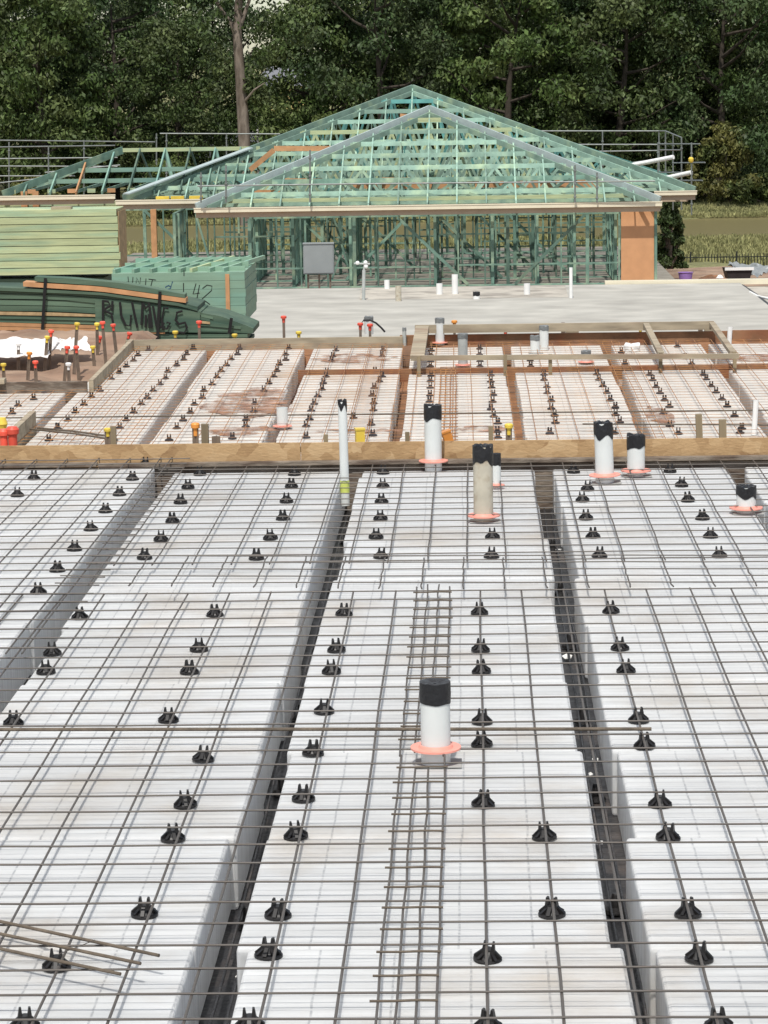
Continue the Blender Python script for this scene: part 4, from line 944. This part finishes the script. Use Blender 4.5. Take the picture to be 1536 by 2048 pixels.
# ------------------------------------------------------------------ timber framed house
H = empty('house_frame'); tag(H, 'unfinished green timber house frame with hipped roof trusses and cream gutters', 'house')
YF = 80.0
ZF = at_y(860, 573, YF).z; ZE = at_y(860, 411, YF-.45).z
XL = at_y(392, 411, YF-.45).x; XR = at_y(1320, 411, YF-.45).x
b = MB(); b.box((at_y(200, 560, 88).x, YF-.1, ZF-.4), (XR+.6, 97, ZF)); b.build('floor_slab', 'floor', H)
wn = [0]; REST = MB()
def wall(p, q, z0, z1, seed, sp=.6, mt='green', brace=True, nog=(.29, .64), door=None):
    rnd = random.Random(seed); p = Vector((p[0], p[1], 0)); q = Vector((q[0], q[1], 0)); L_ = (q-p).length; d = (q-p)/L_
    b = MB(); hv = Vector((0,0,1))
    b.beam(p+hv*(z0+.02), q+hv*(z0+.02), .09, .045); b.beam(p+hv*(z1-.02), q+hv*(z1-.02), .09, .045)
    wf = b.build('wall_frame', mt, H)
    n = max(1, int(L_/sp)); sx = []
    for i in range(n+1):
        t = min(L_, i*sp+rnd.uniform(-.05, .05)) if 0 < i < n else (0 if i == 0 else L_)
        if door and door[0] < t < door[1]: continue
        sx.append(t)
        dbl = rnd.random() < .2
        wn[0] += 1
        if wn[0] <= 100: b = MB()
        else: b = REST
        b.beam(p+d*t+hv*(z0+.045), p+d*t+hv*(z1-.045), .045 if not dbl else .10, .085, d.cross(hv))
        if wn[0] <= 100: b.build('stud', mt, wf)
    for nh in nog:
        run = [[sx[0], sx[0]]]
        for a_2, b_2 in zip(sx, sx[1:]):
            if b_2-a_2 > 1 or rnd.random() < .12: run.append([b_2, b_2])
            else: run[-1][1] = b_2
        for a_2, b_2 in run:
            if b_2-a_2 < .3: continue
            z = z0+(z1-z0)*nh+rnd.uniform(-.03, .03); b = MB(); b.beam(p+d*(a_2+.03)+hv*z, p+d*(b_2-.03)+hv*(z+rnd.uniform(-.02, .02)), .07, .045); b.build('nogging', mt, wf)
    if brace:
        for k in range(max(1, int(L_/5))):
            a_2 = rnd.uniform(.3, max(.4, L_-2.6)); s_ = rnd.choice((-1, 1)); off = d.cross(hv)*.055
            pa = p+d*a_2+hv*(z0+.05)+off; pb = p+d*(a_2+2.1)+hv*(z1-.05)+off
            if s_ < 0: pa, pb = p+d*a_2+hv*(z1-.05)+off, p+d*(a_2+2.1)+hv*(z0+.05)+off
            b = MB(); b.beam(pa, pb, .02, .09); b.build('brace', mt, wf)
    return wf
ZT = at_y(860, 430, YF).z                                # top plate of walls
xw0 = at_y(500, 500, YF).x; xpan = at_y(1238, 500, YF).x; xrr = at_y(1308, 500, YF).x
wall((xw0, YF), (xpan, YF), ZF, ZT, 1, .78, nog=(.29,))
wall((at_y(245,500,86).x, 86), (xw0, 86), ZF, ZT, 2, .7, nog=(.3,))
for k, Y in enumerate((82.6, 85.2, 88, 91, 94.5)):
    wall((at_y(430+20*k, 500, Y).x, Y), (at_y(1240-8*k, 500, Y).x, Y), ZF, ZT+.05, 10+k, .62, door=(3+k*1.2, 4.4+k*1.2))
for k, px in enumerate((330, 500, 585, 700, 870, 985, 1075, 1150, 1232)):
    x = at_y(px, 500, YF).x; ya = YF+.2+(2.5 if px < 480 else random.choice((0, .1, 2.5))); wall((x, ya), (x, ya+random.choice((3, 5, 8))), ZF, ZT+.02, 30+k, .6)
o = REST.build('inner_studs', 'green', H); o['kind'] = 'stuff'
b = MB(); b.box((xpan+.06, YF-.03, ZF+.02), (xrr, YF+.04, ZT+.12)); b.build('ply_panel', 'ply', H)
b = MB(); b.box((xrr+.01, YF-.06, ZF), (xrr+.09, YF+.06, ZT+.1)); b.build('corner_post', 'green', H)
b = MB(); b.box((at_y(306,500,86).x, 85.6, ZF), (at_y(317,500,86).x, 85.8, ZT)); b.build('corner_post', 'orange', H)
# closely packed internal studs and props
rnd = random.Random(99)
for k in range(28):
    x = at_y(rnd.uniform(330, 1230), 500, YF).x; y = YF+rnd.uniform(.5, 13)
    b = MB(); b.beam((x, y, ZF), (x+rnd.uniform(-.9, .9)*(rnd.random() < .35), y, ZT), .06, .09, (0,1,0)); b.build('prop', 'green', H)
rnd = random.Random(5)

def eave(x0, x1, y, z, nm=True):
    b = MB(); b.box((x0, y-.14, z-.11), (x1, y-.02, z+.02)); b.box((x0-.01, y-.155, z+.0), (x1+.01, y-.125, z+.035)); b.build('gutter', 'cream', H)
    b = MB(); b.box((x0+.04, y-.018, z-.27), (x1-.04, y+.01, z-.005)); b.build('fascia', 'fascia', H)
def truss(y, xl, xr, ze, flat, tan, mt='green', seed=0):
    """hip truss across x at depth y; flat = height of its flat top above the eave (None: full height)"""
    rnd = random.Random(seed); b = MB(); half = (xr-xl)/2; top = half*tan if flat is None else min(flat, half*tan); run = top/tan
    hgt = .10; th = .045
    b.beam((xl, y, ze+.05), (xr, y, ze+.05), th, hgt)
    b.beam((xl, y, ze+.10), (xl+run, y, ze+top), th, hgt); b.beam((xr, y, ze+.10), (xr-run, y, ze+top), th, hgt)
    if run < half-.05: b.beam((xl+run, y, ze+top), (xr-run, y, ze+top), th, .14)
    n = max(4, int((xr-xl)/rnd.uniform(1.1, 1.7))); px_ = xl; pt = False
    def toph(x): d_ = min(x-xl, xr-x); return min(top, d_*tan+.1)
    xs_ = [xl+(xr-xl)*i/n for i in range(n+1)]
    for i in range(n):
        a, c = xs_[i], xs_[i+1]; m_ = (a+c)/2
        if toph(m_) > .35:
            b.beam((a, y+.003, ze+.10), (m_, y+.003, ze+toph(m_)-.04), th*.9, .08); b.beam((m_, y-.003, ze+toph(m_)-.04), (c, y-.003, ze+.10), th*.9, .08)
        if toph(m_) > .7 and i % 2: b.beam((m_, y+.004, ze+.12), (m_, y+.004, ze+toph(m_)-.05), th*.8, .09)
    b.build('roof_truss', mt, H)
def hip_end(xl, xr, yf, ze, tan, sp=.9, nfull=4, seed=0, jackmt='mint', hipmt='hip', nh=None):
    rnd = random.Random(seed); half = (xr-xl)/2; xc = (xl+xr)/2; top = half*tan; ap = Vector((xc, yf+half, ze+top))
    for sx, xe in ((1, xl), (-1, xr)):
        b = MB(); b.beam((xe, yf, ze+.06), ap+Vector((0,0,.06)), .07, .22); b.build('hip_rafter', hipmt, H)
        b = MB(); b.beam((xe+sx*.35, yf-.02, ze+.02), (xc, yf+half-.35, ze+top-.12), .05, .16); b.build('hip_rafter', 'mint', H)
    k = 0; x = xc
    offs = [xc+i*sp for i in range(-int(half/sp), int(half/sp)+1)]
    for x in offs:
        r_ = min(x-xl, xr-x)
        if r_ < .3: continue
        b = MB(); b.beam((x, yf-.05, ze-.0), (x, yf+r_, ze+r_*tan), .045, .10); b.build('jack_rafter', jackmt, H)
        if r_ > 1.5:
            b = MB(); b.beam((x, yf+.0, ze+.05), (x, yf+r_*.95, ze+.05), .04, .08)
            b.beam((x, yf+r_*.5, ze+.08), (x, yf+r_*.5, ze+r_*.5*tan), .04, .08); b.build('jack_tie', jackmt, H)
    y = yf+.9; i = 0
    while y < yf+half-.3:
        mt = rnd.choice(('mint', 'mint', 'palegreen', 'mint', 'green', 'blueg', 'mint')); truss(y, xl+.1, xr-.1, ze, (y-yf)*tan, tan, mt, seed+i); y += sp; i += 1
    for j in range(nfull): truss(yf+half+.15+j*sp, xl+.1, xr-.1, ze, None, tan, rnd.choice(('mint', 'blueg', 'green')), seed+50+j)
    return ap
apf = at_y(870, 221, YF-.45+(XR-XL)/2); tan1 = (apf.z-ZE)/((XR-XL)/2)
hip_end(XL, XR, YF-.45, ZE, tan1, .88, 2, 1)
eave(XL-.05, XR+.05, YF-.45, ZE)
b = MB(); b.box((XL+.6, YF+.2, ZE+.12), (XR-.6, YF+.24, ZE+.24)); b.build('batten', 'palegreen', H)
# main roof behind
Y3 = 86.0; xl3 = at_y(246, 388, Y3).x; xr3 = at_y(1390, 388, Y3).x; ze3 = at_y(820, 392, Y3).z
ap3 = at_y(817, 179, Y3+(xr3-xl3)/2); tan3 = (ap3.z-ze3)/((xr3-xl3)/2)
hip_end(xl3, xr3, Y3, ze3, tan3, .9, 3, 2, hipmt='mint')
eave(at_y(1308,388,Y3).x, xr3+.05, Y3, ze3+.02); eave(at_y(232,400,Y3-1.5).x, at_y(402,400,Y3-1.5).x, Y3-1.5, at_y(300,401,Y3-1.5).z)
b = MB(); b.box((at_y(1318,398,Y3).x, Y3+.4, at_y(1318,405,Y3).z), (at_y(1378,398,Y3).x, Y3+.5, at_y(1318,398,Y3).z)); b.build('lower_fascia', 'fascia', H)
b = MB(); b.beam(at_y(252, 388, Y3-.3), at_y(500, 296, Y3+3.6), .3, .04, (0, 0, 1)); b.build('flashing', 'hip', H)
for (xa, ya, xb, yb, Y) in ((548,297,668,297,88.5),(548,300,500,340,87.8),(800,232,900,240,92)):
    b = MB(); b.beam(at_y(xa, ya, Y), at_y(xb, yb, Y), .05, .17); b.build('raw_beam', 'orange', H)
# clay coloured bracing boards low in the roof
for k, (xa, xb, y_, Y) in enumerate(((540, 650, 362, 83.5), (760, 850, 360, 84), (870, 960, 360, 83.6), (1000, 1080, 358, 84), (1110, 1180, 362, 84.6), (470, 560, 385, 82), (700, 900, 372, 85), (950, 1200, 370, 85.4))):
    b = MB(); b.beam(at_y(xa, y_, Y), at_y(xb, y_, Y), .05, .16); b.build('raw_beam', 'orange', H)
# left wing: ridge along x
Y4 = 86.5; half4 = 3.5; xl4 = at_y(5, 385, Y4).x; ze4 = at_y(200, 386, Y4).z; zr4 = at_y(340, 299, Y4+half4).z; tan4 = (zr4-ze4)/half4
xr4 = at_y(520, 300, Y4+half4).x
b = MB(); b.beam((xl4+half4, Y4+half4, zr4), (xr4, Y4+half4, zr4), .05, .13); b.build('ridge_beam', 'palegreen', H)
for sy in (0, 2*half4):
    b = MB(); b.beam((xl4, Y4+sy, ze4), (xl4+half4, Y4+half4, zr4), .06, .24); b.build('hip_rafter', 'green', H)
i = 0; x = xl4+.7
while x < xr4:
    r_ = min(half4, x-xl4)
    b = MB(); b.beam((x, Y4-.05, ze4), (x, Y4+r_, ze4+r_*tan4), .05, .13); b.build('common_rafter', ('green','teal','orange')[i % 3 if i % 7 == 2 else i % 2], H)
    if r_ >= half4:
        b = MB(); b.beam((x, Y4+2*half4, ze4), (x, Y4+half4, zr4), .05, .13); b.build('common_rafter', 'green', H)
        if i % 2: b = MB(); b.beam((x, Y4+half4, zr4), (x+.3, Y4+half4-.4, ze4), .09, .09); b.build('strut', 'teal', H)
    b = MB(); b.beam((x, Y4, ze4+.05), (x, Y4+half4*1.9, ze4+.05), .045, .10); b.build('bottom_chord', 'green', H)
    x += .85; i += 1
for k, yy in enumerate((.35, .6)):
    b = MB(); b.beam((xl4+half4*yy+.1, Y4+half4*yy, ze4+half4*yy*tan4-.1), (xr4, Y4+half4*yy, ze4+half4*yy*tan4-.1), .05, .14); b.build('batten', 'teal', H)
eave(xl4-2, at_y(232, 393, Y4).x, Y4-.1, at_y(100, 392, Y4).z)
b = MB(); b.box((xl4-2, Y4+.3, ze4-.42), (at_y(320,393,Y4).x, Y4+.36, ze4-.28)); b.build('wall_plate', 'palegreen', H)
for px in (47, 70): x = at_y(px, 400, Y4).x; b = MB(); b.box((x-.1, Y4+.1, ze4-1.2), (x+.1, Y4+.2, ze4+.08)); b.build('corner_post', 'orange', H)
for k in range(7):
    x = at_y(20+40*k, 400, Y4).x; b = MB(); b.box((x-.12, Y4+.3, ze4+.0), (x+.14, Y4+.4, ze4+.13)); b.build('blocking', 'orange' if k % 2 else 'palegreen', H)
for k, px in enumerate((318, 348, 385)):
    x = at_y(px, 385, 84.6).x; b = MB(); b.box((x-.12, 84.7, ze3-.02), (x+.3, 84.9, ze3+.16)); b.build('blocking', 'yellow', H)

# ------------------------------------------------------------------ scaffolds
def scaffold(name, label, posts, rails):
    e = empty(name); tag(e, label, 'scaffold', 'scaffold rails round the house frame')
    for (px, yt, yb, Y) in posts:
        b = MB(); b.tube([at_y(px, yt, Y), at_y(px, yb, Y)], .026, 8); b.build('post', 'galv', e, True)
        b = MB(); 
        for t in (.15, .5, .85): 
            c_ = at_y(px, yt, Y).lerp(at_y(px, yb, Y), t); b.lathe([(.03,-.03),(.045,-.02),(.045,.02),(.03,.03)], 8, c_)
        b.build('coupler', 'galv', e, True)
    for (xa, ya, Ya, xb, yb, Yb) in rails:
        b = MB(); b.tube([at_y(xa, ya, Ya), at_y(xb, yb, Yb)], .024, 8); b.build('rail', 'galv', e, True)
scaffold('scaffold', 'scaffold rails and posts at the right rear corner of the roof',
 [(1205,262,400,100),(1316,285,420,93),(1318,262,420,100),(1331,262,420,99),(1346,268,420,97),(1363,275,420,94),(1383,285,430,90)],
 [(1060,262,100,1325,262,100),(1140,289,100,1330,289,100),(1180,303,100,1325,301,100),(1318,262,100,1331,262,99),(1331,262,99,1363,275,94),(1316,288,93,1400,288,91),(1316,300,93,1363,300,94),(1345,326,93,1410,325,90),(1320,345,93,1385,345,90),(1320,361,90,1405,361,88),(1260,326,98,1318,318,98)])
scaffold('scaffold', 'long scaffold rail line behind the left wing of the roof',
 [(18,284,400,99),(97,292,400,97),(168,280,400,100),(-25,284,400,99),(313,267,330,101),(333,268,360,100),(453,267,330,101)],
 [(-60,280,99,310,284,101),(-60,295,97,230,291,99),(-60,318,99,235,315,99),(-60,332,99,235,333,99),(-60,352,99,150,352,99),(320,267,101,560,268,101),(90,345,97,240,330,97),(-60,372,97,100,355,97)])
scaffold('scaffold', 'thin guard rail standing before the front roof hips',
 [(452,330,405,79),(402,345,405,79),(620,300,405,79.2),(1194,345,405,79),(1150,330,405,79)],
 [(395,372,79,700,368,79.2),(700,368,79.2,1310,362,79)])
def white_tube(xa, ya, xb, yb, Y, lb):
    b = MB(); b.tube([at_y(xa, ya, Y), at_y(xb, yb, Y-1.0)], .075, 12); tag(b.build('white_tube', 'white', smooth=True), lb, 'tube', 'white tubes on the scaffold')
white_tube(1262, 331, 1347, 314, 92, 'upper white tube lying on the scaffold at right')
white_tube(1318, 359, 1383, 345, 91, 'lower white tube lying on the scaffold at right')
b = MB(); b.lathe([(.05,-.09),(.09,-.03),(.09,.05),(.04,.1)], 12); o = b.build('yellow_light', 'yellow', smooth=True); o.location = at_y(1382, 320, 90); tag(o, 'small yellow and white fitting on the outermost scaffold post', 'fitting')

# ------------------------------------------------------------------ yard things to the right of the house
def heap(name, px, py, Y, w_, h_, mt, label, cat, seed):
    c = at_y(px, py, Y); b = MB(); n = 26
    for j in range(9):
        t = j/8
        for k in range(n):
            a = 2*math.pi*k/n; r_ = w_*(1-t)*(1+.25*noise.noise(Vector((math.cos(a)*2+seed, math.sin(a)*2, t*3)))); b.v.append(c+Vector((math.cos(a)*r_, math.sin(a)*r_*.8, h_*math.sin(t*math.pi/2)*(1+.15*noise.noise(Vector((k*.5, j, seed)))))))
    for j in range(8):
        for k in range(n): b.f.append((j*n+k, j*n+(k+1) % n, (j+1)*n+(k+1) % n, (j+1)*n+k)); b.mi.append(0)
    return tag(b.build(name, mt, smooth=True), label, cat)
heap('dirt_heap', 1425, 574, 84, .95, .36, 'mud', 'heap of red brown dirt behind the cream fascia length', 'dirt heap', 1)
heap('cement_bag', 1321, 564, 86, .35, .13, 'tarp', 'lower pale bag beside the orange panel', 'bag', 2)
heap('cement_bag', 1322, 556, 86.1, .33, .11, 'tarp', 'upper pale bag beside the orange panel', 'bag', 5)
heap('white_stone', 1440, 556, 83.6, .13, .10, 'white', 'small white lump on the dirt heap', 'lump', 6)
p = at_y(1371, 567, 85); b = MB(); b.lathe([(.18, 0), (.23, .34), (.25, .36), (.21, .36), (.16, .05)], 18, p, cap=(True, True)); tag(b.build('purple_bucket', 'purple', smooth=True), 'purple plastic bucket between pale bags and dirt heap', 'bucket')
e = empty('skip_bin'); tag(e, 'dark open skip with grey sheeting thrown over its rim at the right edge', 'skip')
p = at_y(1452, 562, 86); q = at_y(1505, 540, 86)
b = MB(); b.add([(p.x+.1, 86, p.z), (q.x-.1, 86, p.z), (q.x, 86, q.z), (p.x, 86, q.z), (p.x+.1, 87.4, p.z), (q.x-.1, 87.4, p.z), (q.x, 87.4, q.z), (p.x, 87.4, q.z)], [(0,1,2,3),(5,4,7,6),(1,5,6,2),(4,0,3,7),(4,5,1,0)]); b.build('body', 'darkbin', e)
b = MB(); b.box((p.x-.04, 85.94, q.z), (q.x+.04, 86.02, q.z+.09)); b.build('rim', 'white', e)
sheet_cloth('grey_sheet', at_y(1455, 532, 86.5), at_y(1515, 556, 86.3), at_y(1560, 535, 87.5), at_y(1460, 528, 88), 'greybox', 'grey sheeting draped beyond the dark skip', 'sheeting', .12, mw0=Matrix())
# picket fence at the pond
F_ = empty('picket_fence'); tag(F_, 'black metal picket fence along the near side of the pond', 'fence')
YG = 139.5
zg = at_y(1400, 547, YG).z; zt = at_y(1400, 508, YG).z
b = MB(); b.box((-.018, -.01, 0), (.018, .01, zt-zg)); pk = b.mesh('picket', 'fencem')
xr_f = [at_y(1300, 500, YG).x+i*.16 for i in range(50)]
xl_f = [at_y(244, 500, YG).x+i*.16 for i in range(48)]
for x in xr_f+xl_f: link('picket', pk, F_, (x, YG, zg))
b = MB(); x = at_y(244, 500, YG).x+48*.16
while x < xr_f[0]-.1: b.box((x-.018, YG-.01, zg), (x+.018, YG+.01, zt)); x += .16
o = b.build('picket_run', 'fencem', F_); o['kind'] = 'stuff'
for z in (zg+.15, zt-.2): b = MB(); b.box((xl_f[0]-3, YG-.03, z), (xr_f[-1]+1, YG-.012, z+.05)); b.build('rail', 'fencem', F_)
for k in range(14): x = xl_f[0]+2.4*k+1; b = MB(); b.box((x-.04, YG-.04, zg-.1), (x+.04, YG+.04, zt+.12)); b.build('post', 'fencem', F_)

# ------------------------------------------------------------------ trees
def leaves(mb, rnd, c, rad, n, size, flat=.75):
    for i in range(n):
        # points concentrated towards the shell of the clump
        while True:
            d = Vector((rnd.uniform(-1, 1), rnd.uniform(-1, 1), rnd.uniform(-1, 1)))
            if .1 < d.length < 1: break
        d = d.normalized()*(rnd.random()**.45)
        p = c+Vector((d.x*rad, d.y*rad, d.z*rad*flat))
        nrm = (d.normalized()*.6+Vector((rnd.uniform(-1, 1), rnd.uniform(-1, 1), rnd.uniform(-.4, 1)))).normalized()
        a = nrm.cross(Vector((rnd.uniform(-1, 1), rnd.uniform(-1, 1), .3))).normalized(); b_ = nrm.cross(a)
        s_ = size*rnd.uniform(.5, 1.25); w_ = s_*rnd.uniform(.35, .6)
        o = len(mb.v); mb.v += [p-a*s_*.5, p+b_*w_*.5, p+a*s_*.5, p-b_*w_*.5]; mb.f.append((o, o+1, o+2, o+3)); mb.mi.append(0)
def tree_proto(seed, h=18, cr=6.5, nclump=70, nl=210, size=.42, leafm='leaf', low=.06):
    rnd = random.Random(seed); tb = MB(); lb = MB()
    lean = Vector((rnd.uniform(-.06, .06), rnd.uniform(-.04, .04), 1)); top = lean*h*.82
    tp = [lean*h*.82*t+Vector((.35*math.sin(t*5+seed), .25*math.cos(t*4+seed), 0))*t for t in [i/7 for i in range(8)]]
    tb.tube(tp, [h*.022*(1-.85*i/7) for i in range(8)], 10)
    for k in range(15):
        t = .18+.78*k/15; st = Vector(tp[int(t*7)]).lerp(tp[min(7, int(t*7)+1)], t*7-int(t*7)); a = rnd.uniform(0, 6.28)
        L_ = cr*(.55+.35*rnd.random())*(1.05-.55*abs(t-.45)); en = st+Vector((math.cos(a)*L_, math.sin(a)*L_, L_*rnd.uniform(.25, .7)))
        md = st.lerp(en, .5)+Vector((0, 0, -.3)); tb.tube([st, md, en], [h*.008, h*.005, h*.002], 6)
    for k in range(nclump):
        t = (k+.5)/nclump; z = h*(low+(.97-low)*t**.9)
        prof_ = math.sin(math.pi*min(1, max(.0, (z/h-low*.3)))**.75)**.5
        a = rnd.uniform(0, 6.28); rr = cr*prof_*(.35+.65*rnd.random()**.6)
        c = Vector((math.cos(a)*rr, math.sin(a)*rr, z))
        q_ = rnd.uniform(.9, 2.2); leaves(lb, rnd, c, q_, int(nl*1.25*q_/1.5), size, .6)
    e = empty('gum_tree'); tr = tb.build('trunk', 'barkd', e, True); cr_ = lb.build('crown', leafm, e)
    return e
protos = [tree_proto(s, h=18, cr=6.2, nclump=84, nl=200, leafm=('leaf', 'leafb', 'leafc')[s-1], size=(.42, .46, .38)[s-1]) for s in (1, 2, 3)]
pu = [False]*3
GT = 'trees forming the wood beyond the pond'
def place_tree(px, Y, sc, label, k, rz=0.0, sz=None, cat='tree'):
    x = at_y(px, 380, Y).x; m_ = T(x, Y, gz(x, Y)-.2, rz) @ Matrix.Diagonal((sc, sc, (sz or sc), 1))
    if not pu[k]: pu[k] = True; protos[k].matrix_world = m_; tag(protos[k], label, cat, GT); return protos[k]
    return tag(dup(protos[k], m_, label, GT), cat=cat)
TL = [(-60,212,1.05,'broad dark tree at the far left edge of the wood'),(95,208,.98,'dark tree with a bright leafy patch, upper left'),(230,214,1.0,'dense dark tree left of the tall bare trunk'),
 (360,210,.86,'lower dark tree just left of the tall bare trunk, sky showing above it'),(640,211,.93,'dark tree behind the left slope of the main roof'),
 (760,207,1.04,'tall dark tree behind the roof apex'),(890,213,1.02,'dark tree directly right of the roof apex'),(1010,206,1.06,'wide dark tree with a few yellow leaves, right of the roof apex'),
 (1120,212,.98,'dense tree above the right slope of the roof'),(1235,207,1.08,'large tree above the right scaffold'),(1345,213,1.0,'dark tree behind the right corner posts'),(1450,208,1.06,'large dark tree above the yellowish bush'),(1575,212,1.04,'dark tree at the far right edge of the wood'),
 (20,228,1.2,'back row tree behind the far left edge'),(170,232,1.18,'back row tree filling the upper left'),(300,230,1.02,'back row tree left of the tall trunk'),(700,230,1.2,'back row tree left of the roof apex'),
 (840,232,1.22,'back row tree over the roof apex'),(980,229,1.2,'back row tree right of the apex'),(1100,232,1.25,'back row tree over the right roof slope'),(1260,230,1.2,'back row tree over the scaffold'),(1400,231,1.24,'back row tree near the right edge'),(1530,229,1.22,'back row tree at the right edge'),
 (440,233,.99,'low back row tree behind the tall bare trunk')]
for i, (px, Y, sc, lb) in enumerate(TL): place_tree(px, Y, sc, lb, i % 3, i*1.7, sc*(1.0+.06*((i*7) % 3-1)))
# the tall bare trunk
e = empty('tall_gum'); rnd = random.Random(8); b = MB(); YK = 196
def K(x, y, d=0): return at_y(x, y, YK+d)
p0 = K(489, 300); p0.z = gz(p0.x, YK)-.3
b.tube([p0, K(489, 290), K(485, 220), K(480, 150), K(474, 60), K(478, 0), K(482, -80)], [.52, .44, .42, .36, .34, .28, .2], 12)
b.tube([K(478, 90), K(464, 50), K(440, 15), K(415, -30)], [.2, .16, .12, .08], 8); b.tube([K(478, 60), K(492, 20), K(512, -40)], [.18, .14, .08], 8)
b.tube([K(484, 210), K(508, 180, -1), K(530, 165, -1)], [.1, .07, .03], 6)
b.build('trunk', 'bark', e, True)
b = MB()
for (x, y, r_, n) in ((440,30,1.6,170),(410,75,1.5,150),(520,60,1.5,260),(545,95,1.4,220),(430,130,1.2,160),(515,130,1.1,170),(505,170,1.0,260),(520,195,.9,240),(560,35,1.6,300),(600,60,1.6,300),(450,-30,2,300),(520,-20,1.3,150),(425,190,1.0,140)):
    leaves(b, rnd, K(x, y, rnd.uniform(-1, 1)), r_*1.1, n, .42)
b.build('crown', 'leaf', e); tag(e, 'tall gum with a bare forked grey brown trunk rising above the left roof', 'tree')
# bushes
def bush(name, px, py, Y, w_, h_, label, mt, n=26, nl=150, size=.3, seed=0):
    rnd = random.Random(seed); c = at_y(px, py, Y); c.z = min(c.z, gz(c.x, Y)); b = MB(); tb = MB(); e = empty(name, c)
    for k in range(n):
        a = rnd.uniform(0, 6.28); t = rnd.random(); rr = w_*(1-.6*t)*rnd.random()**.5
        leaves(b, rnd, Vector((math.cos(a)*rr, math.sin(a)*rr, h_*(.08+.85*t))), w_*.32, nl, size)
        if k % 3 == 0: tb.tube([(0,0,0), (math.cos(a)*rr*.5, math.sin(a)*rr*.5, h_*.4*t+.2), (math.cos(a)*rr, math.sin(a)*rr, h_*(.08+.85*t))], [.08, .05, .02], 6)
    b.build('foliage', mt, e); tb.build('stem', 'bark', e)
    return tag(e, label, 'bush', 'bushes round the pond')
bush('bush', 1448, 392, 203, 2.6, 6.2, 'yellowish bush at the right end of the far bank', 'leafy', 44, 170, .36, 1)
bush('bush', 1380, 392, 204, 1.6, 3.0, 'small olive bush left of the yellowish one on the far bank', 'leafy', 20, 130, .34, 2)
bush('bush', 1525, 392, 204, 1.8, 2.2, 'low green bush at the right edge of the far bank', 'leafo', 20, 130, .34, 3)
bush('bush', 1340, 545, 98, .60, 2.75, 'dark narrow bush standing right of the orange panel', 'leaf', 90, 120, .15, 4)
bush('bush', 600, 300, 202, 2.0, 6.4, 'bright green bush behind the left slope of the main roof', 'leafo', 34, 150, .34, 5)
bush('bush', 655, 300, 203, 2.2, 7.6, 'mid green bush right of the bright green one', 'leafo', 36, 150, .34, 6)
bush('bush', 425, 300, 200, 1.8, 3.6, 'orange tinged bush left of the bare trunk', 'leafy', 20, 130, .34, 7)
bush('bush', 60, 330, 200, 2.5, 3.2, 'reddish olive bush behind the left scaffold rails', 'leafy', 26, 130, .34, 8)
bush('bush', 350, 330, 200, 3.2, 4.4, 'green bush behind the ridge of the left wing', 'leafo', 34, 130, .34, 9)
# far house, road and lamp post glimpsed through the trees
e = empty('distant_house'); YH = 300
b = MB(); pa = at_y(515, 190, YH); pb = at_y(566, 172, YH); b.box((pa.x, YH, pa.z-2), (pb.x+3, YH+8, pb.z)); b.build('wall', 'wall', e)
b = MB(); zz = pb.z; x0, x1 = pa.x-.6, pb.x+3.6; b.add([(x0,YH-.6,zz),(x1,YH-.6,zz),(x1,YH+8.6,zz),(x0,YH+8.6,zz),((x0+x1)/2-2,YH+4,zz+2.2),((x0+x1)/2+2,YH+4,zz+2.2)], [(0,1,5,4),(1,2,5),(2,3,4,5),(3,0,4),(0,3,2,1)]); b.build('roof', 'roofm', e)
for dx in (1.2, 3.6): b = MB(); b.box((pa.x+dx, YH-.03, zz-1.7), (pa.x+dx+1, YH-.005, zz-.6)); b.build('window', 'pane', e)
tag(e, 'pale yellow house glimpsed through the gap right of the bare trunk', 'house')
b = MB(); pr = at_y(515, 232, 285); b.add([(pr.x-6, 262, gz(0,262)+.06), (pr.x+12, 262, gz(0,262)+.06), (pr.x+14, 294, gz(0,294)+.3), (pr.x-6, 294, gz(0,294)+.3)], [(0,1,2,3)]); tag(b.build('road', 'asphalt'), kind='structure')
e = empty('lamp_post'); b = MB(); pl = at_y(515, 262, 215); pl2 = at_y(514, 228, 215); b.tube([Vector((pl.x, 215, gz(pl.x, 215))), pl2], .1, 8); b.build('pole', 'white', e, True); b = MB(); b.box((pl2.x-.15, 214.5, pl2.z), (pl2.x+.15, 215.1, pl2.z+.12)); b.build('lamp_head', 'greybox', e); tag(e, 'white post standing right of the bare trunk above the roof', 'post')

for o in list(bpy.data.objects):
    if o.parent is not None and o.type == 'MESH': pass
scene.cycles.max_bounces = 8; scene.cycles.diffuse_bounces = 5
